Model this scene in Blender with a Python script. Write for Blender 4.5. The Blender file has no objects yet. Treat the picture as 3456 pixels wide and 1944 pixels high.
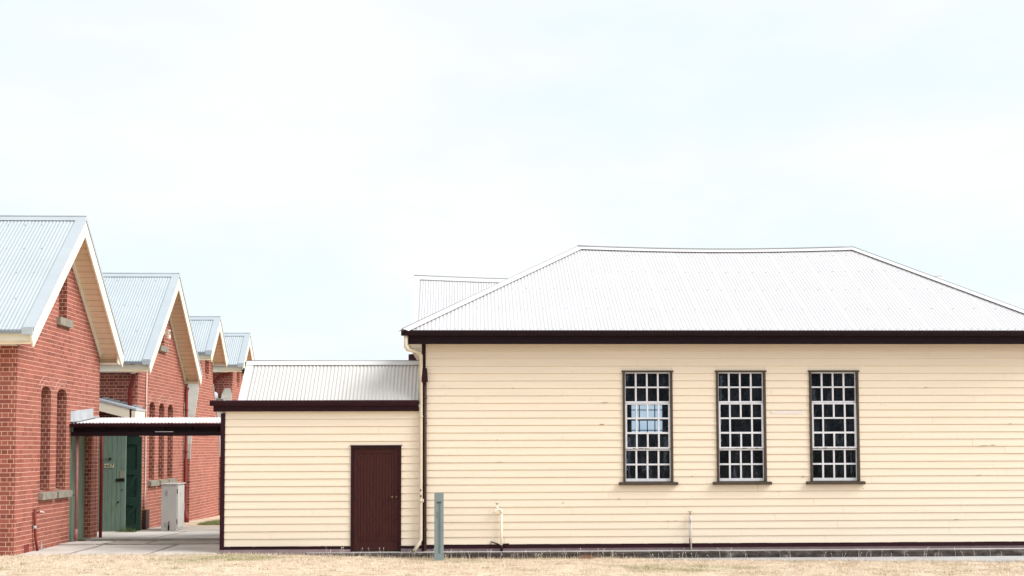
import bpy, math, random
from mathutils import Vector, Matrix
from mathutils.geometry import tessellate_polygon
random.seed(7)
R = math.radians
scene = bpy.context.scene
COL = scene.collection

# ------------------------------------------------------------------ materials
def new_mat(name):
    m = bpy.data.materials.new(name); m.use_nodes = True
    nt = m.node_tree; b = nt.nodes['Principled BSDF']
    return m, nt, b

def N(nt, t, **kw):
    n = nt.nodes.new(t)
    for k, v in kw.items(): setattr(n, k, v)
    return n

def noise(nt, co, scale, detail=4, rough=.55):
    n = N(nt, 'ShaderNodeTexNoise'); n.inputs['Scale'].default_value = scale
    n.inputs['Detail'].default_value = detail; n.inputs['Roughness'].default_value = rough
    nt.links.new(co, n.inputs['Vector']); return n.outputs['Fac']

def ramp(nt, fac, stops):
    r = N(nt, 'ShaderNodeValToRGB'); e = r.color_ramp.elements
    while len(e) < len(stops): e.new(.5)
    for i, (p, c) in enumerate(stops):
        e[i].position = p; e[i].color = (c[0], c[1], c[2], 1) if isinstance(c, tuple) else (c, c, c, 1)
    nt.links.new(fac, r.inputs['Fac']); return r.outputs['Color']

def mix(nt, fac, a, b, mode='MIX'):
    n = N(nt, 'ShaderNodeMix', data_type='RGBA', blend_type=mode)
    for s, v in ((n.inputs[0], fac), (n.inputs[6], a), (n.inputs[7], b)):
        if isinstance(v, (int, float)): s.default_value = v
        elif isinstance(v, tuple): s.default_value = (v[0], v[1], v[2], 1)
        else: nt.links.new(v, s)
    return n.outputs[2]

def objco(nt, scale=(1, 1, 1)):
    tc = N(nt, 'ShaderNodeTexCoord')
    if scale == (1, 1, 1): return tc.outputs['Object']
    mp = N(nt, 'ShaderNodeMapping'); mp.inputs['Scale'].default_value = scale
    nt.links.new(tc.outputs['Object'], mp.inputs['Vector']); return mp.outputs['Vector']

def bump(nt, b, h, strength=.3, dist=.01):
    n = N(nt, 'ShaderNodeBump'); n.inputs['Strength'].default_value = strength
    n.inputs['Distance'].default_value = dist
    nt.links.new(h, n.inputs['Height']); nt.links.new(n.outputs['Normal'], b.inputs['Normal'])

def paint(name, c, rough=.5, var=.12, scale=3.0, stretch=(1, 1, 1), speck=None, speckamt=.70, metal=0.0, bmp=.08):
    m, nt, b = new_mat(name)
    co = objco(nt, stretch)
    f = noise(nt, co, scale, 6, .6)
    lo = tuple(x * (1 - var) for x in c); hi = tuple(min(1, x * (1 + var * .6)) for x in c)
    col = ramp(nt, f, [(.3, lo), (.7, hi)])
    if speck:
        f2 = noise(nt, objco(nt, stretch), scale * 9, 5, .7)
        k = ramp(nt, f2, [(speckamt, 0.0), (speckamt + .06, 1.0)])
        col = mix(nt, k, col, speck)
    nt.links.new(col, b.inputs['Base Color'])
    b.inputs['Roughness'].default_value = rough; b.inputs['Metallic'].default_value = metal
    b.inputs['Specular IOR Level'].default_value = .5 if max(c) > .3 else .15
    bump(nt, b, noise(nt, objco(nt), 40, 3), bmp, .004)
    return m

def brick_mat(name, dark=1.0):
    m, nt, b = new_mat(name)
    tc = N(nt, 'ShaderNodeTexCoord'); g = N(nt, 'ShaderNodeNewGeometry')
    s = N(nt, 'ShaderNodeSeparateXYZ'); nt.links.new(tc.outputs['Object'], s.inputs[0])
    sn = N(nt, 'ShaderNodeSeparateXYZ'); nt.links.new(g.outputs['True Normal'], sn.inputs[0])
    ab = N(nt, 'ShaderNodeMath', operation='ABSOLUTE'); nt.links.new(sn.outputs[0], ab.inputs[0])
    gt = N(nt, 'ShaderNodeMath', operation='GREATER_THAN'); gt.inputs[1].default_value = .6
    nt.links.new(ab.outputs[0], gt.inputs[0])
    mx = N(nt, 'ShaderNodeMix'); nt.links.new(gt.outputs[0], mx.inputs[0])
    nt.links.new(s.outputs[0], mx.inputs[2]); nt.links.new(s.outputs[1], mx.inputs[3])
    cb = N(nt, 'ShaderNodeCombineXYZ'); nt.links.new(mx.outputs[0], cb.inputs[0]); nt.links.new(s.outputs[2], cb.inputs[1])
    # slight wobble of the joints
    wob = N(nt, 'ShaderNodeTexNoise'); wob.inputs['Scale'].default_value = 3.0; nt.links.new(cb.outputs[0], wob.inputs['Vector'])
    add = N(nt, 'ShaderNodeVectorMath', operation='SCALE'); add.inputs['Scale'].default_value = .012
    nt.links.new(wob.outputs['Color'], add.inputs[0])
    ad2 = N(nt, 'ShaderNodeVectorMath', operation='ADD'); nt.links.new(cb.outputs[0], ad2.inputs[0]); nt.links.new(add.outputs[0], ad2.inputs[1])
    br = N(nt, 'ShaderNodeTexBrick'); nt.links.new(ad2.outputs[0], br.inputs['Vector'])
    br.offset = .5; br.squash = .5; br.squash_frequency = 2
    br.inputs['Scale'].default_value = 1.0; br.inputs['Brick Width'].default_value = .24
    br.inputs['Row Height'].default_value = .0905; br.inputs['Mortar Size'].default_value = .0062
    br.inputs['Mortar Smooth'].default_value = .15; br.inputs['Bias'].default_value = -.1
    A = (.35, .092, .062); B = (.155, .031, .021)
    br.inputs['Color1'].default_value = A + (1,); br.inputs['Color2'].default_value = B + (1,)
    br.inputs['Mortar'].default_value = (.36, .09, .06, 1)
    # bed joints, struck pale on every course; upright joints are fainter on the yard faces
    sv = N(nt, 'ShaderNodeSeparateXYZ'); nt.links.new(ad2.outputs[0], sv.inputs[0])
    dv = N(nt, 'ShaderNodeMath', operation='DIVIDE'); dv.inputs[1].default_value = .0905; nt.links.new(sv.outputs[1], dv.inputs[0])
    fr = N(nt, 'ShaderNodeMath', operation='FRACT'); nt.links.new(dv.outputs[0], fr.inputs[0])
    sb = N(nt, 'ShaderNodeMath', operation='SUBTRACT'); sb.inputs[1].default_value = .5; nt.links.new(fr.outputs[0], sb.inputs[0])
    a2 = N(nt, 'ShaderNodeMath', operation='ABSOLUTE'); nt.links.new(sb.outputs[0], a2.inputs[0])
    bed = ramp(nt, a2.outputs[0], [(.43, 0.0), (.455, 1.0)])
    vj = N(nt, 'ShaderNodeMath', operation='MULTIPLY'); nt.links.new(br.outputs['Fac'], vj.inputs[0])
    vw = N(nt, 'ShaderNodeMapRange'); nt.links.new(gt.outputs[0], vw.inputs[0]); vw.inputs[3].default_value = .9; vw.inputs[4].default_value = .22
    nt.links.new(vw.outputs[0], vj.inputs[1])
    mxm = N(nt, 'ShaderNodeMath', operation='MAXIMUM'); nt.links.new(bed, mxm.inputs[0]); nt.links.new(vj.outputs[0], mxm.inputs[1])
    f = noise(nt, tc.outputs['Object'], 1.3, 6, .6)
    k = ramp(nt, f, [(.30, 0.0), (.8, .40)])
    fd = N(nt, 'ShaderNodeMapRange'); nt.links.new(gt.outputs[0], fd.inputs[0]); fd.inputs[3].default_value = 0.0; fd.inputs[4].default_value = .16  # x-facing walls made paler: their sunlit look is put into the colour
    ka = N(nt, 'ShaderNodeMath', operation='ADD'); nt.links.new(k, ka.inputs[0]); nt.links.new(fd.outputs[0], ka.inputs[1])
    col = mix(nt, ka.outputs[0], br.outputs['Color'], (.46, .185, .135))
    f2 = noise(nt, objco(nt, (1.6, 1.6, .5)), 17, 5, .75)
    col = mix(nt, .8, col, ramp(nt, f2, [(.3, .72), (.7, 1.0)]), 'MULTIPLY')
    f3 = noise(nt, tc.outputs['Object'], 7, 4, .6)
    mk = mix(nt, 1.0, mxm.outputs[0], ramp(nt, f3, [(.3, .6), (.6, 1.0)]), 'MULTIPLY')
    col = mix(nt, mk, col, (.68, .42, .325))
    nt.links.new(col, b.inputs['Base Color']); b.inputs['Roughness'].default_value = .9
    bump(nt, b, br.outputs['Fac'], -.6, .006)
    return m

M = {}
M['cream'] = paint('cream_board_paint', (.85, .732, .595), .6, .045, 2.2, (.35, 1, 6), (.42, .30, .2), .795)
M['cream2'] = paint('cream_trim_paint', (.84, .79, .65), .5, .06, 3, (1, 1, 1), (.4, .34, .25), .80)
M['lining'] = None
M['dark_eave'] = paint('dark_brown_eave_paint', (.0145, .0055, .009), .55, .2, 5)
M['maroon'] = paint('maroon_paint', (.030, .0075, .0125), .55, .25, 5, (1, 1, 1), (.16, .12, .11), .76)
M['maroon_door'] = paint('maroon_door_paint', (.055, .0155, .0145), .6, .25, 6, (6, 1, .6), (.22, .16, .15), .78)
M['redpipe'] = paint('red_pipe_paint', (.20, .032, .026), .4, .2, 5)
M['pinkpipe'] = paint('faded_pink_pipe_paint', (.34, .14, .13), .5, .25, 5)
M['whitepipe'] = paint('white_pipe_paint', (.66, .62, .60), .5, .18, 9, speck=(.12, .08, .06), speckamt=.70)
M['conduit'] = paint('pale_conduit', (.62, .45, .40), .5, .1, 5)
M['roof'] = paint('pale_corrugated_steel', (.565, .552, .572), .42, .05, 1.2, (1, 1, 1), bmp=.02)
M['cap'] = paint('pale_capping_steel', (.62, .61, .62), .4, .03, 1.2, bmp=.02)
M['roll'] = paint('weathered_zinc_roll', (.30, .32, .34), .5, .1, 2)
M['blueroof'] = paint('blue_grey_corrugated_steel', (.425, .475, .515), .42, .05, .9, bmp=.02)
M['bluecap'] = paint('blue_grey_flashing', (.415, .465, .51), .42, .05, 2, bmp=.02)
M['bluegut'] = paint('blue_grey_gutter', (.24, .28, .32), .4, .08, 2, bmp=.02)
M['lead'] = paint('lead_flashing', (.42, .44, .47), .6, .2, 4)
M['brown_frame'] = paint('weathered_brown_timber', (.085, .066, .052), .8, .3, 8, (6, 1, 1), (.2, .17, .15), .7)
M['sash'] = paint('white_sash_paint', (.72, .72, .78), .5, .12, 9, (1, 1, 1), (.28, .15, .07), .80)
M['stone'] = paint('grey_sill_stone', (.27, .25, .21), .85, .25, 9, bmp=.3)
M['render'] = paint('grey_cement_render', (.46, .44, .40), .9, .15, 3, bmp=.2)
M['whiterender'] = paint('white_render', (.66, .66, .68), .8, .08, 3)
M['green'] = paint('faded_green_door_paint', (.15, .225, .18), .6, .2, 4, (5, 5, .6), (.05, .07, .05), .80)
M['palegreen'] = paint('pale_green_door_paint', (.22, .29, .22), .6, .15, 4, (5, 5, .6))
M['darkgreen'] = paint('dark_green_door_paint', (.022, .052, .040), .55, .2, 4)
M['black'] = paint('black_metal', (.012, .012, .012), .5, .1)
M['cabinet'] = paint('grey_cabinet_paint', (.46, .45, .44), .45, .05, 3)
M['cabdoor'] = paint('pale_cabinet_door', (.45, .45, .43), .45, .05, 3)
M['bollard'] = paint('blue_grey_marker_plastic', (.235, .29, .30), .5, .12, 3, (1, 1, .6))
M['bollard2'] = paint('blue_grey_plate_and_shade', (.13, .17, .18), .6, .1, 3)
M['brass'] = paint('aged_brass', (.16, .11, .06), .5, .2, 9, metal=.4)
M['patch'] = paint('peeled_white_patch', (.80, .74, .72), .7, .10, 14, (1, 1, 3), (.45, .36, .27), .62)
M['signplate'] = paint('enamel_number_plate', (.50, .52, .36), .4, .05)
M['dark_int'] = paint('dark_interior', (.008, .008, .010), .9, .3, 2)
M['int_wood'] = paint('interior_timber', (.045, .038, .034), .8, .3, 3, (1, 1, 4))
M['int_grey'] = paint('interior_grey_board', (.6, .56, .57), .8, .4, 4, (1, 1, 3), (.3, .3, .27), .68)
M['int_cream'] = paint('interior_cream_post', (.9, .82, .62), .8, .2, 4)
M['film'] = paint('whitened_old_film', (.8, .82, .84), .9, .4, 6)
M['film_dim'] = paint('greyed_old_film', (.34, .35, .38), .9, .5, 6)
M['brownbox'] = paint('brown_cover_box', (.10, .055, .05), .6, .2, 3)
M['stalk'] = paint('dry_stalks', (.88, .80, .68), .9, .3, 30)
M['weed'] = paint('green_weeds', (.10, .14, .045), .8, .4, 30)
M['kerb'] = None
M['jointfill'] = paint('dark_joint_dirt', (.33, .29, .25), .95, .3, 6)
M['chip'] = paint('bare_weathered_wood', (.30, .20, .13), .9, .5, 12)
M['plinth'] = paint('faded_mauve_plinth', (.22, .16, .17), .7, .2, 4)
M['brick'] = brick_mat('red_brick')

def lined(name, c, axis, pitch, w=.07, dk=.35, rough=.6, var=.06):
    m, nt, b = new_mat(name)
    s = N(nt, 'ShaderNodeSeparateXYZ'); nt.links.new(objco(nt), s.inputs[0])
    d = N(nt, 'ShaderNodeMath', operation='DIVIDE'); d.inputs[1].default_value = pitch; nt.links.new(s.outputs[axis], d.inputs[0])
    fr = N(nt, 'ShaderNodeMath', operation='FRACT'); nt.links.new(d.outputs[0], fr.inputs[0])
    k = N(nt, 'ShaderNodeMath', operation='LESS_THAN'); k.inputs[1].default_value = w; nt.links.new(fr.outputs[0], k.inputs[0])
    f = noise(nt, objco(nt, (.6, 1, 4)), 3, 5)
    col = ramp(nt, f, [(.3, tuple(x * (1 - var) for x in c)), (.7, tuple(min(1, x * (1 + var)) for x in c))])
    nt.links.new(mix(nt, k.outputs[0], col, tuple(x * dk for x in c)), b.inputs['Base Color'])
    b.inputs['Roughness'].default_value = rough
    bump(nt, b, k.outputs[0], -.8, .006)
    return m
M['lining'] = lined('cream_soffit_lining', (.74, .57, .39), 2, .115, .07, .45)

def kerb_mat():
    m, nt, b = new_mat('stained_concrete_kerb')
    f = noise(nt, objco(nt, (1, 1, 2)), 5, 8, .7)
    col = ramp(nt, f, [(.38, (.034, .025, .021)), (.56, (.095, .074, .064)), (.74, (.36, .32, .29))])
    f2 = noise(nt, objco(nt), 40, 5, .7)
    col = mix(nt, .6, col, ramp(nt, f2, [(.3, .55), (.65, 1.0)]), 'MULTIPLY')
    nt.links.new(col, b.inputs['Base Color']); b.inputs['Roughness'].default_value = .95
    bump(nt, b, f2, .5, .01); return m
M['kerb'] = kerb_mat()

def concrete_mat(name, c, joints=None):
    m, nt, b = new_mat(name)
    co = objco(nt)
    f = noise(nt, co, .9, 7, .6)
    col = ramp(nt, f, [(.3, tuple(x * .72 for x in c)), (.55, c), (.75, tuple(x * 1.12 for x in c))])
    f2 = noise(nt, co, 22, 6, .7)
    col = mix(nt, .5, col, ramp(nt, f2, [(.3, .75), (.65, 1.0)]), 'MULTIPLY')
    nt.links.new(col, b.inputs['Base Color']); b.inputs['Roughness'].default_value = .92
    bump(nt, b, f2, .3, .006); return m
M['conc'] = concrete_mat('yard_concrete', (.64, .60, .56))
M['conc2'] = concrete_mat('yard_concrete_older', (.48, .44, .385))
M['channel'] = concrete_mat('channel_concrete', (.42, .42, .44))
M['pathtop'] = concrete_mat('kerb_top_concrete', (.50, .48, .48))

def lawn_mat():
    m, nt, b = new_mat('dry_lawn')
    co = objco(nt)
    f = noise(nt, co, 1.1, 7, .65); f2 = noise(nt, co, 22, 7, .75); f3 = noise(nt, objco(nt, (.5, 1, 1)), .55, 4, .5)
    col = ramp(nt, f2, [(.30, (.40, .30, .20)), (.48, (.70, .58, .44)), (.66, (.86, .77, .65))])
    col = mix(nt, .6, col, ramp(nt, f, [(.32, (.74, .66, .58)), (.62, (1., 1., 1.))]), 'MULTIPLY')
    g = ramp(nt, f3, [(.60, 0.0), (.72, .45)])
    gg = mix(nt, .5, (.20, .22, .07), (.40, .36, .16))
    col = mix(nt, g, col, gg)
    nt.links.new(col, b.inputs['Base Color']); b.inputs['Roughness'].default_value = .95
    cl = noise(nt, objco(nt, (.6, 1.6, 1)), 5.5, 6, .7)
    nt.links.new(mix(nt, .8, col, ramp(nt, cl, [(.34, (.50, .42, .35)), (.5, (.90, .86, .82)), (.62, (1., 1., 1.))]), 'MULTIPLY'), b.inputs['Base Color'])
    bump(nt, b, f2, .9, .03); return m
M['lawn'] = lawn_mat()

def blade_mat(name, a, b_, c):
    m, nt, b = new_mat(name)
    n = N(nt, 'ShaderNodeTexWhiteNoise', noise_dimensions='3D')
    sn = N(nt, 'ShaderNodeVectorMath', operation='SNAP'); sn.inputs[1].default_value = (.02, .02, 10)
    nt.links.new(objco(nt), sn.inputs[0]); nt.links.new(sn.outputs[0], n.inputs['Vector'])
    col = ramp(nt, n.outputs['Value'], [(0, a), (.5, b_), (1, c)])
    g = noise(nt, objco(nt, (.5, 1, 1)), .55, 4, .5)
    col = mix(nt, ramp(nt, g, [(.53, 0.0), (.66, .70)]), col, (.25, .27, .085))
    cl = noise(nt, objco(nt, (.6, 1.6, 1)), 5.5, 6, .7)
    col = mix(nt, .75, col, ramp(nt, cl, [(.34, (.62, .52, .44)), (.5, (.93, .90, .87)), (.62, (1., 1., 1.))]), 'MULTIPLY')
    nt.links.new(col, b.inputs['Base Color']); b.inputs['Roughness'].default_value = .8
    return m
M['blade'] = blade_mat('dry_grass_blades', (.58, .45, .33), (.80, .69, .555), (.92, .85, .76))

def glass_mat():
    m, nt, b = new_mat('old_dirty_glass_painted_sheen')
    out = nt.nodes['Material Output']; nt.nodes.remove(b)
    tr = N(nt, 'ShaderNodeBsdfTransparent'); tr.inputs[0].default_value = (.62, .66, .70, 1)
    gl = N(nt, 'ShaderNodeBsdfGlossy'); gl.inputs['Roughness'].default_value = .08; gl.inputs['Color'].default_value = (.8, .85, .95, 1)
    df = N(nt, 'ShaderNodeBsdfDiffuse'); df.inputs['Color'].default_value = (.30, .36, .48, 1)  # dirt film; its blue tint paints in the bluish reflections of the panes
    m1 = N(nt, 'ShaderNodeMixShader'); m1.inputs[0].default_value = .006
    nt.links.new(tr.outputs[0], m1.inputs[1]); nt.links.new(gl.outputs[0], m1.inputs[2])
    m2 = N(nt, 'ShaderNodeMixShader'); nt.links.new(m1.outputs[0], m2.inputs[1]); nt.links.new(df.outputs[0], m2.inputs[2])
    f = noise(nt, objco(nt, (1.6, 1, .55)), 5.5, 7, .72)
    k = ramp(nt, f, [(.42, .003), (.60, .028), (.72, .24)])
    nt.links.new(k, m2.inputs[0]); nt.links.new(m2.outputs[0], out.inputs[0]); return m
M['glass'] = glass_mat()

def lit_mat():
    m, nt, b = new_mat('daylit_far_window')
    b.inputs['Base Color'].default_value = (.3, .33, .36, 1)
    f = noise(nt, objco(nt), 3, 3)
    nt.links.new(ramp(nt, f, [(.3, (.55, .66, .74)), (.7, (.66, .75, .80))]), b.inputs['Emission Color'])
    b.inputs['Emission Strength'].default_value = .95; return m
M['lit'] = lit_mat()

# ------------------------------------------------------------------ mesh helpers
class MB:
    def __init__(s): s.v = []; s.f = []
    def face(s, pts):
        i = len(s.v); s.v += [tuple(p) for p in pts]; s.f.append(tuple(range(i, i + len(pts)))); return s
    def box(s, x0, x1, y0, y1, z0, z1):
        i = len(s.v)
        s.v += [(x0, y0, z0), (x1, y0, z0), (x1, y1, z0), (x0, y1, z0), (x0, y0, z1), (x1, y0, z1), (x1, y1, z1), (x0, y1, z1)]
        s.f += [tuple(i + k for k in q) for q in ((0, 3, 2, 1), (4, 5, 6, 7), (0, 1, 5, 4), (1, 2, 6, 5), (2, 3, 7, 6), (3, 0, 4, 7))]
        return s
    def hexa(s, a, b):           # a, b: two quads of matching corners
        i = len(s.v); s.v += [tuple(p) for p in a] + [tuple(p) for p in b]; n = len(a)
        s.f.append(tuple(i + n - 1 - k for k in range(n))); s.f.append(tuple(i + n + k for k in range(n)))
        for k in range(n): s.f.append((i + k, i + (k + 1) % n, i + n + (k + 1) % n, i + n + k))
        return s
    def bar(s, p, q, w, d, side=None):
        p = Vector(p); q = Vector(q); t = (q - p).normalized()
        a = Vector(side) if side else (Vector((0, 0, 1)) if abs(t.z) < .9 else Vector((1, 0, 0)))
        u = t.cross(a).normalized(); w_ = t.cross(u).normalized()
        c = [u * sx * w / 2 + w_ * sy * d / 2 for sx, sy in ((-1, -1), (1, -1), (1, 1), (-1, 1))]
        return s.hexa([p + k for k in c], [q + k for k in c])
    def tube(s, pts, r, n=12, cap=True):
        pts = [Vector(p) for p in pts]; rs = r if isinstance(r, (list, tuple)) else [r] * len(pts)
        base = len(s.v); a = None
        for k, p in enumerate(pts):
            if k == 0: t = pts[1] - p
            elif k == len(pts) - 1: t = p - pts[k - 1]
            else: t = (pts[k + 1] - p).normalized() + (p - pts[k - 1]).normalized()
            t.normalize()
            if a is None:
                a = t.orthogonal().normalized()
            else:
                a = (a - t * a.dot(t)).normalized()
            b = t.cross(a)
            for j in range(n):
                an = 2 * math.pi * j / n
                s.v.append(tuple(p + (a * math.cos(an) + b * math.sin(an)) * rs[k]))
        for k in range(len(pts) - 1):
            for j in range(n):
                i0 = base + k * n + j; i1 = base + k * n + (j + 1) % n
                s.f.append((i0, i1, i1 + n, i0 + n))
        if cap:
            s.f.append(tuple(base + n - 1 - j for j in range(n)))
            e = base + (len(pts) - 1) * n; s.f.append(tuple(e + j for j in range(n)))
        return s
    def slab(s, loops, fn, d0, d1):
        """2-D loops (outer first, holes after) -> slab between depths d0 and d1; fn(u, v, d) -> point"""
        polys = [[Vector((u, v, 0)) for u, v in lp] for lp in loops]
        tris = tessellate_polygon(polys); flat = [p for lp in polys for p in lp]; i = len(s.v); n = len(flat)
        s.v += [tuple(fn(p.x, p.y, d0)) for p in flat] + [tuple(fn(p.x, p.y, d1)) for p in flat]
        for t in tris:
            s.f.append(tuple(i + k for k in t)); s.f.append(tuple(i + n + k for k in reversed(t)))
        o = 0
        for lp in loops:
            m = len(lp)
            for k in range(m):
                a = i + o + k; b = i + o + (k + 1) % m
                s.f.append((a, b, b + n, a + n))
            o += m
        return s
    def build(s, name, mat, parent=None, smooth=False, **props):
        me = bpy.data.meshes.new(name); me.from_pydata(s.v, [], s.f)
        import bmesh
        bm = bmesh.new(); bm.from_mesh(me); bmesh.ops.recalc_face_normals(bm, faces=bm.faces); bm.to_mesh(me); bm.free()
        me.materials.append(mat if not isinstance(mat, str) else M[mat])
        if smooth:
            me.polygons.foreach_set('use_smooth', [True] * len(me.polygons))
        o = bpy.data.objects.new(name, me); COL.objects.link(o)
        if parent is not None:
            o.parent = parent
            if parent.type == 'EMPTY': o.location = -parent.location
        for k, v in props.items(): o[k] = v
        return o

def thing(name, label, cat, loc, group=None):
    o = bpy.data.objects.new(name, None); COL.objects.link(o); o.location = loc
    o.empty_display_size = .3
    o['label'] = label; o['category'] = cat
    if group: o['group'] = group
    return o
def single(mb, name, mat, label, cat, group=None, smooth=False):
    o = mb.build(name, mat, None, smooth); o['label'] = label; o['category'] = cat
    if group: o['group'] = group
    return o

def corrugated(mb, P0, U, V, u0, u1, vb, vt, amp=.0058, pitch=.076, sag=None, steps=8, lap=.762, rows=2):
    """sheet: P0 + U*u + V*v, waves across u; vb, vt functions of u"""
    P0 = Vector(P0); U = Vector(U).normalized(); V = Vector(V).normalized(); Nn = U.cross(V)
    if Nn.z < 0: Nn = -Nn
    n = int((u1 - u0) / pitch * steps); base = len(mb.v); cols = 0
    for i in range(n + 1):
        u = u0 + (u1 - u0) * i / n
        h = amp * math.cos(2 * math.pi * u / pitch) + .0035 * (((u - u0) / lap) % 1.0)
        a, b = vb(u), vt(u)
        if b < a: b = a
        for r in range(rows + 1):
            v = a + (b - a) * r / rows
            p = P0 + U * u + V * v + Nn * h
            if sag: p.z += sag(u, v)
            mb.v.append(tuple(p))
        cols += 1
    for i in range(cols - 1):
        for r in range(rows):
            q = base + i * (rows + 1) + r
            mb.f.append((q, q + rows + 1, q + rows + 2, q + 1))
    return Nn

def screws(mb, P0, U, V, us, v, Nn, sag=None, s=.012):
    P0 = Vector(P0); U = Vector(U).normalized(); V = Vector(V).normalized()
    for u in us:
        c = P0 + U * u + V * v + Nn * .014
        if sag: c.z += sag(u, v)
        a = [c + U * x * s / 2 + V * y * s / 2 - Nn * .006 for x, y in ((-1, -1), (1, -1), (1, 1), (-1, 1))]
        mb.hexa(a, [p + Nn * .012 for p in a])

def capping(mb, P, Q, f1, f2, w, n=12, sag=None, up=.038, t=.003):
    P = Vector(P); Q = Vector(Q); L = (Q - P)
    for f in (f1, f2):
        if f is None: continue
        f = Vector(f).normalized()
        for k in range(n):
            a = P + L * k / n; b = P + L * (k + 1) / n
            if sag: a.z += sag(k / n); b.z += sag((k + 1) / n)
            a.z += up; b.z += up
            q = [a, b, b + f * w, a + f * w]
            mb.hexa(q, [p + Vector((0, 0, t)) for p in q])

# clap boards ------------------------------------------------------------
def boards(mb, x0, x1, levels, yface, openings=(), joint=(2.2, 4.6)):
    """levels: list of z, top to bottom; y decreases outward"""
    rng = random.Random(int(abs(x0) * 100) + 5)
    for k in range(len(levels) - 1):
        zt, zb = levels[k], levels[k + 1]
        cuts = [x0]; x = x0 + rng.uniform(.6, joint[1])
        while x < x1 - .4: cuts.append(x); x += rng.uniform(*joint)
        cuts.append(x1)
        for a, b in zip(cuts[:-1], cuts[1:]):
            dz0 = rng.uniform(-.0025, .0025); dz1 = rng.uniform(-.0025, .0025); dy = rng.uniform(-.0015, .0015)
            segs = [(a, b, zb, zt)]
            for (ox0, ox1, oz0, oz1) in openings:
                ns = []
                for (p, q, r, s) in segs:
                    if q <= ox0 or p >= ox1 or s <= oz0 or r >= oz1: ns.append((p, q, r, s)); continue
                    if p < ox0: ns.append((p, ox0, r, s))
                    if q > ox1: ns.append((ox1, q, r, s))
                    pi, qi = max(p, ox0), min(q, ox1)
                    if r < oz0: ns.append((pi, qi, r, oz0))
                    if s > oz1: ns.append((pi, qi, oz1, s))
                segs = ns
            H = zt - zb
            for (p, q, r, s) in segs:
                # outward offset as a function of height within the board
                def out(z): return .023 - .016 * (z - zb) / H
                zz0 = r + (.012 if r == zb else 0)
                e0 = dz0 if r == zb else 0; e1 = dz1 if r == zb else 0
                g = .0012
                A = [(p + g, yface, zz0 + e0), (q - g, yface, zz0 + e1), (q - g, yface, s), (p + g, yface, s)]
                B = [(p + g, yface - out(zz0) + dy, zz0 + e0), (q - g, yface - out(zz0) + dy, zz0 + e1), (q - g, yface - out(s) + dy, s), (p + g, yface - out(s) + dy, s)]
                mb.hexa(A, B)
    # backing
    loops = [[(x0, levels[-1]), (x1, levels[-1]), (x1, levels[0]), (x0, levels[0])]]
    for (ox0, ox1, oz0, oz1) in openings:
        if oz0 <= levels[-1] + 1e-4:   # opening reaching the bottom: leave to the outer loop
            loops[0] = [(x0, levels[-1]), (ox0, levels[-1]), (ox0, oz1), (ox1, oz1), (ox1, levels[-1]), (x1, levels[-1]), (x1, levels[0]), (x0, levels[0])]
        else:
            loops.append([(ox0, oz0), (ox0, oz1), (ox1, oz1), (ox1, oz0)])
    mb.slab(loops, lambda u, v, d: (u, d, v), yface + .001, yface + .10)

# ================================================================== CAMERA
f = 3864.; a_ = R(1.9); p_ = R(3.0); r_ = R(.17); hc = 2.08
PY = 1512. - f * math.tan(p_)
fw = Vector((math.sin(a_) * math.cos(p_), math.cos(a_) * math.cos(p_), math.sin(p_)))
rt = Vector((math.cos(a_), -math.sin(a_), 0)); up = rt.cross(fw)
r2 = rt * math.cos(r_) - up * math.sin(r_); u2 = rt * math.sin(r_) + up * math.cos(r_)
cam = bpy.data.cameras.new('camera'); co = bpy.data.objects.new('camera', cam); COL.objects.link(co)
co.matrix_world = Matrix(((r2.x, u2.x, -fw.x, 0), (r2.y, u2.y, -fw.y, 0), (r2.z, u2.z, -fw.z, hc), (0, 0, 0, 1)))
cam.sensor_width = 36; cam.lens = f / 3456 * 36; cam.shift_y = (PY - 972) / 3456
cam.clip_end = 3000; cam.clip_start = .1
scene.camera = co

# ================================================================== GROUND
def gz(x, y):
    """height of the yard"""
    if y > 26: return -.0185 * (min(y, 46) - 26)
    return 0.0
def lawnz(x, y):
    t = min(1, max(0, (x + 5.2) / 5.5)); t = t * t * (3 - 2 * t)
    return -.006 - .118 * t - .03 * min(1, max(0, (22.9 - y) / 3.0))

def sheet(name, mat, x0, x1, y0, y1, nx, ny, zf, **kw):
    mb = MB(); base = 0
    for j in range(ny + 1):
        for i in range(nx + 1):
            x = x0 + (x1 - x0) * i / nx; y = y0 + (y1 - y0) * j / ny
            mb.v.append((x, y, zf(x, y)))
    for j in range(ny):
        for i in range(nx):
            q = j * (nx + 1) + i; mb.f.append((q, q + 1, q + nx + 2, q + nx + 1))
    return mb.build(name, mat, None, True, **kw)

# far ground: one sheet to the horizon
g = MB()
ys = [-700, -60, 0, 10, 22.4, 26, 33, 46, 90, 900]; xs = [-900, -120, -30, -5, 0, 6, 30, 120, 900]
for y in ys:
    for x in xs: g.v.append((x, y, gz(x, y) - .30))
for j in range(len(ys) - 1):
    for i in range(len(xs) - 1):
        q = j * len(xs) + i; g.f.append((q, q + 1, q + len(xs) + 1, q + len(xs)))
g.build('ground', 'lawn', None, False, kind='structure')

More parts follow.
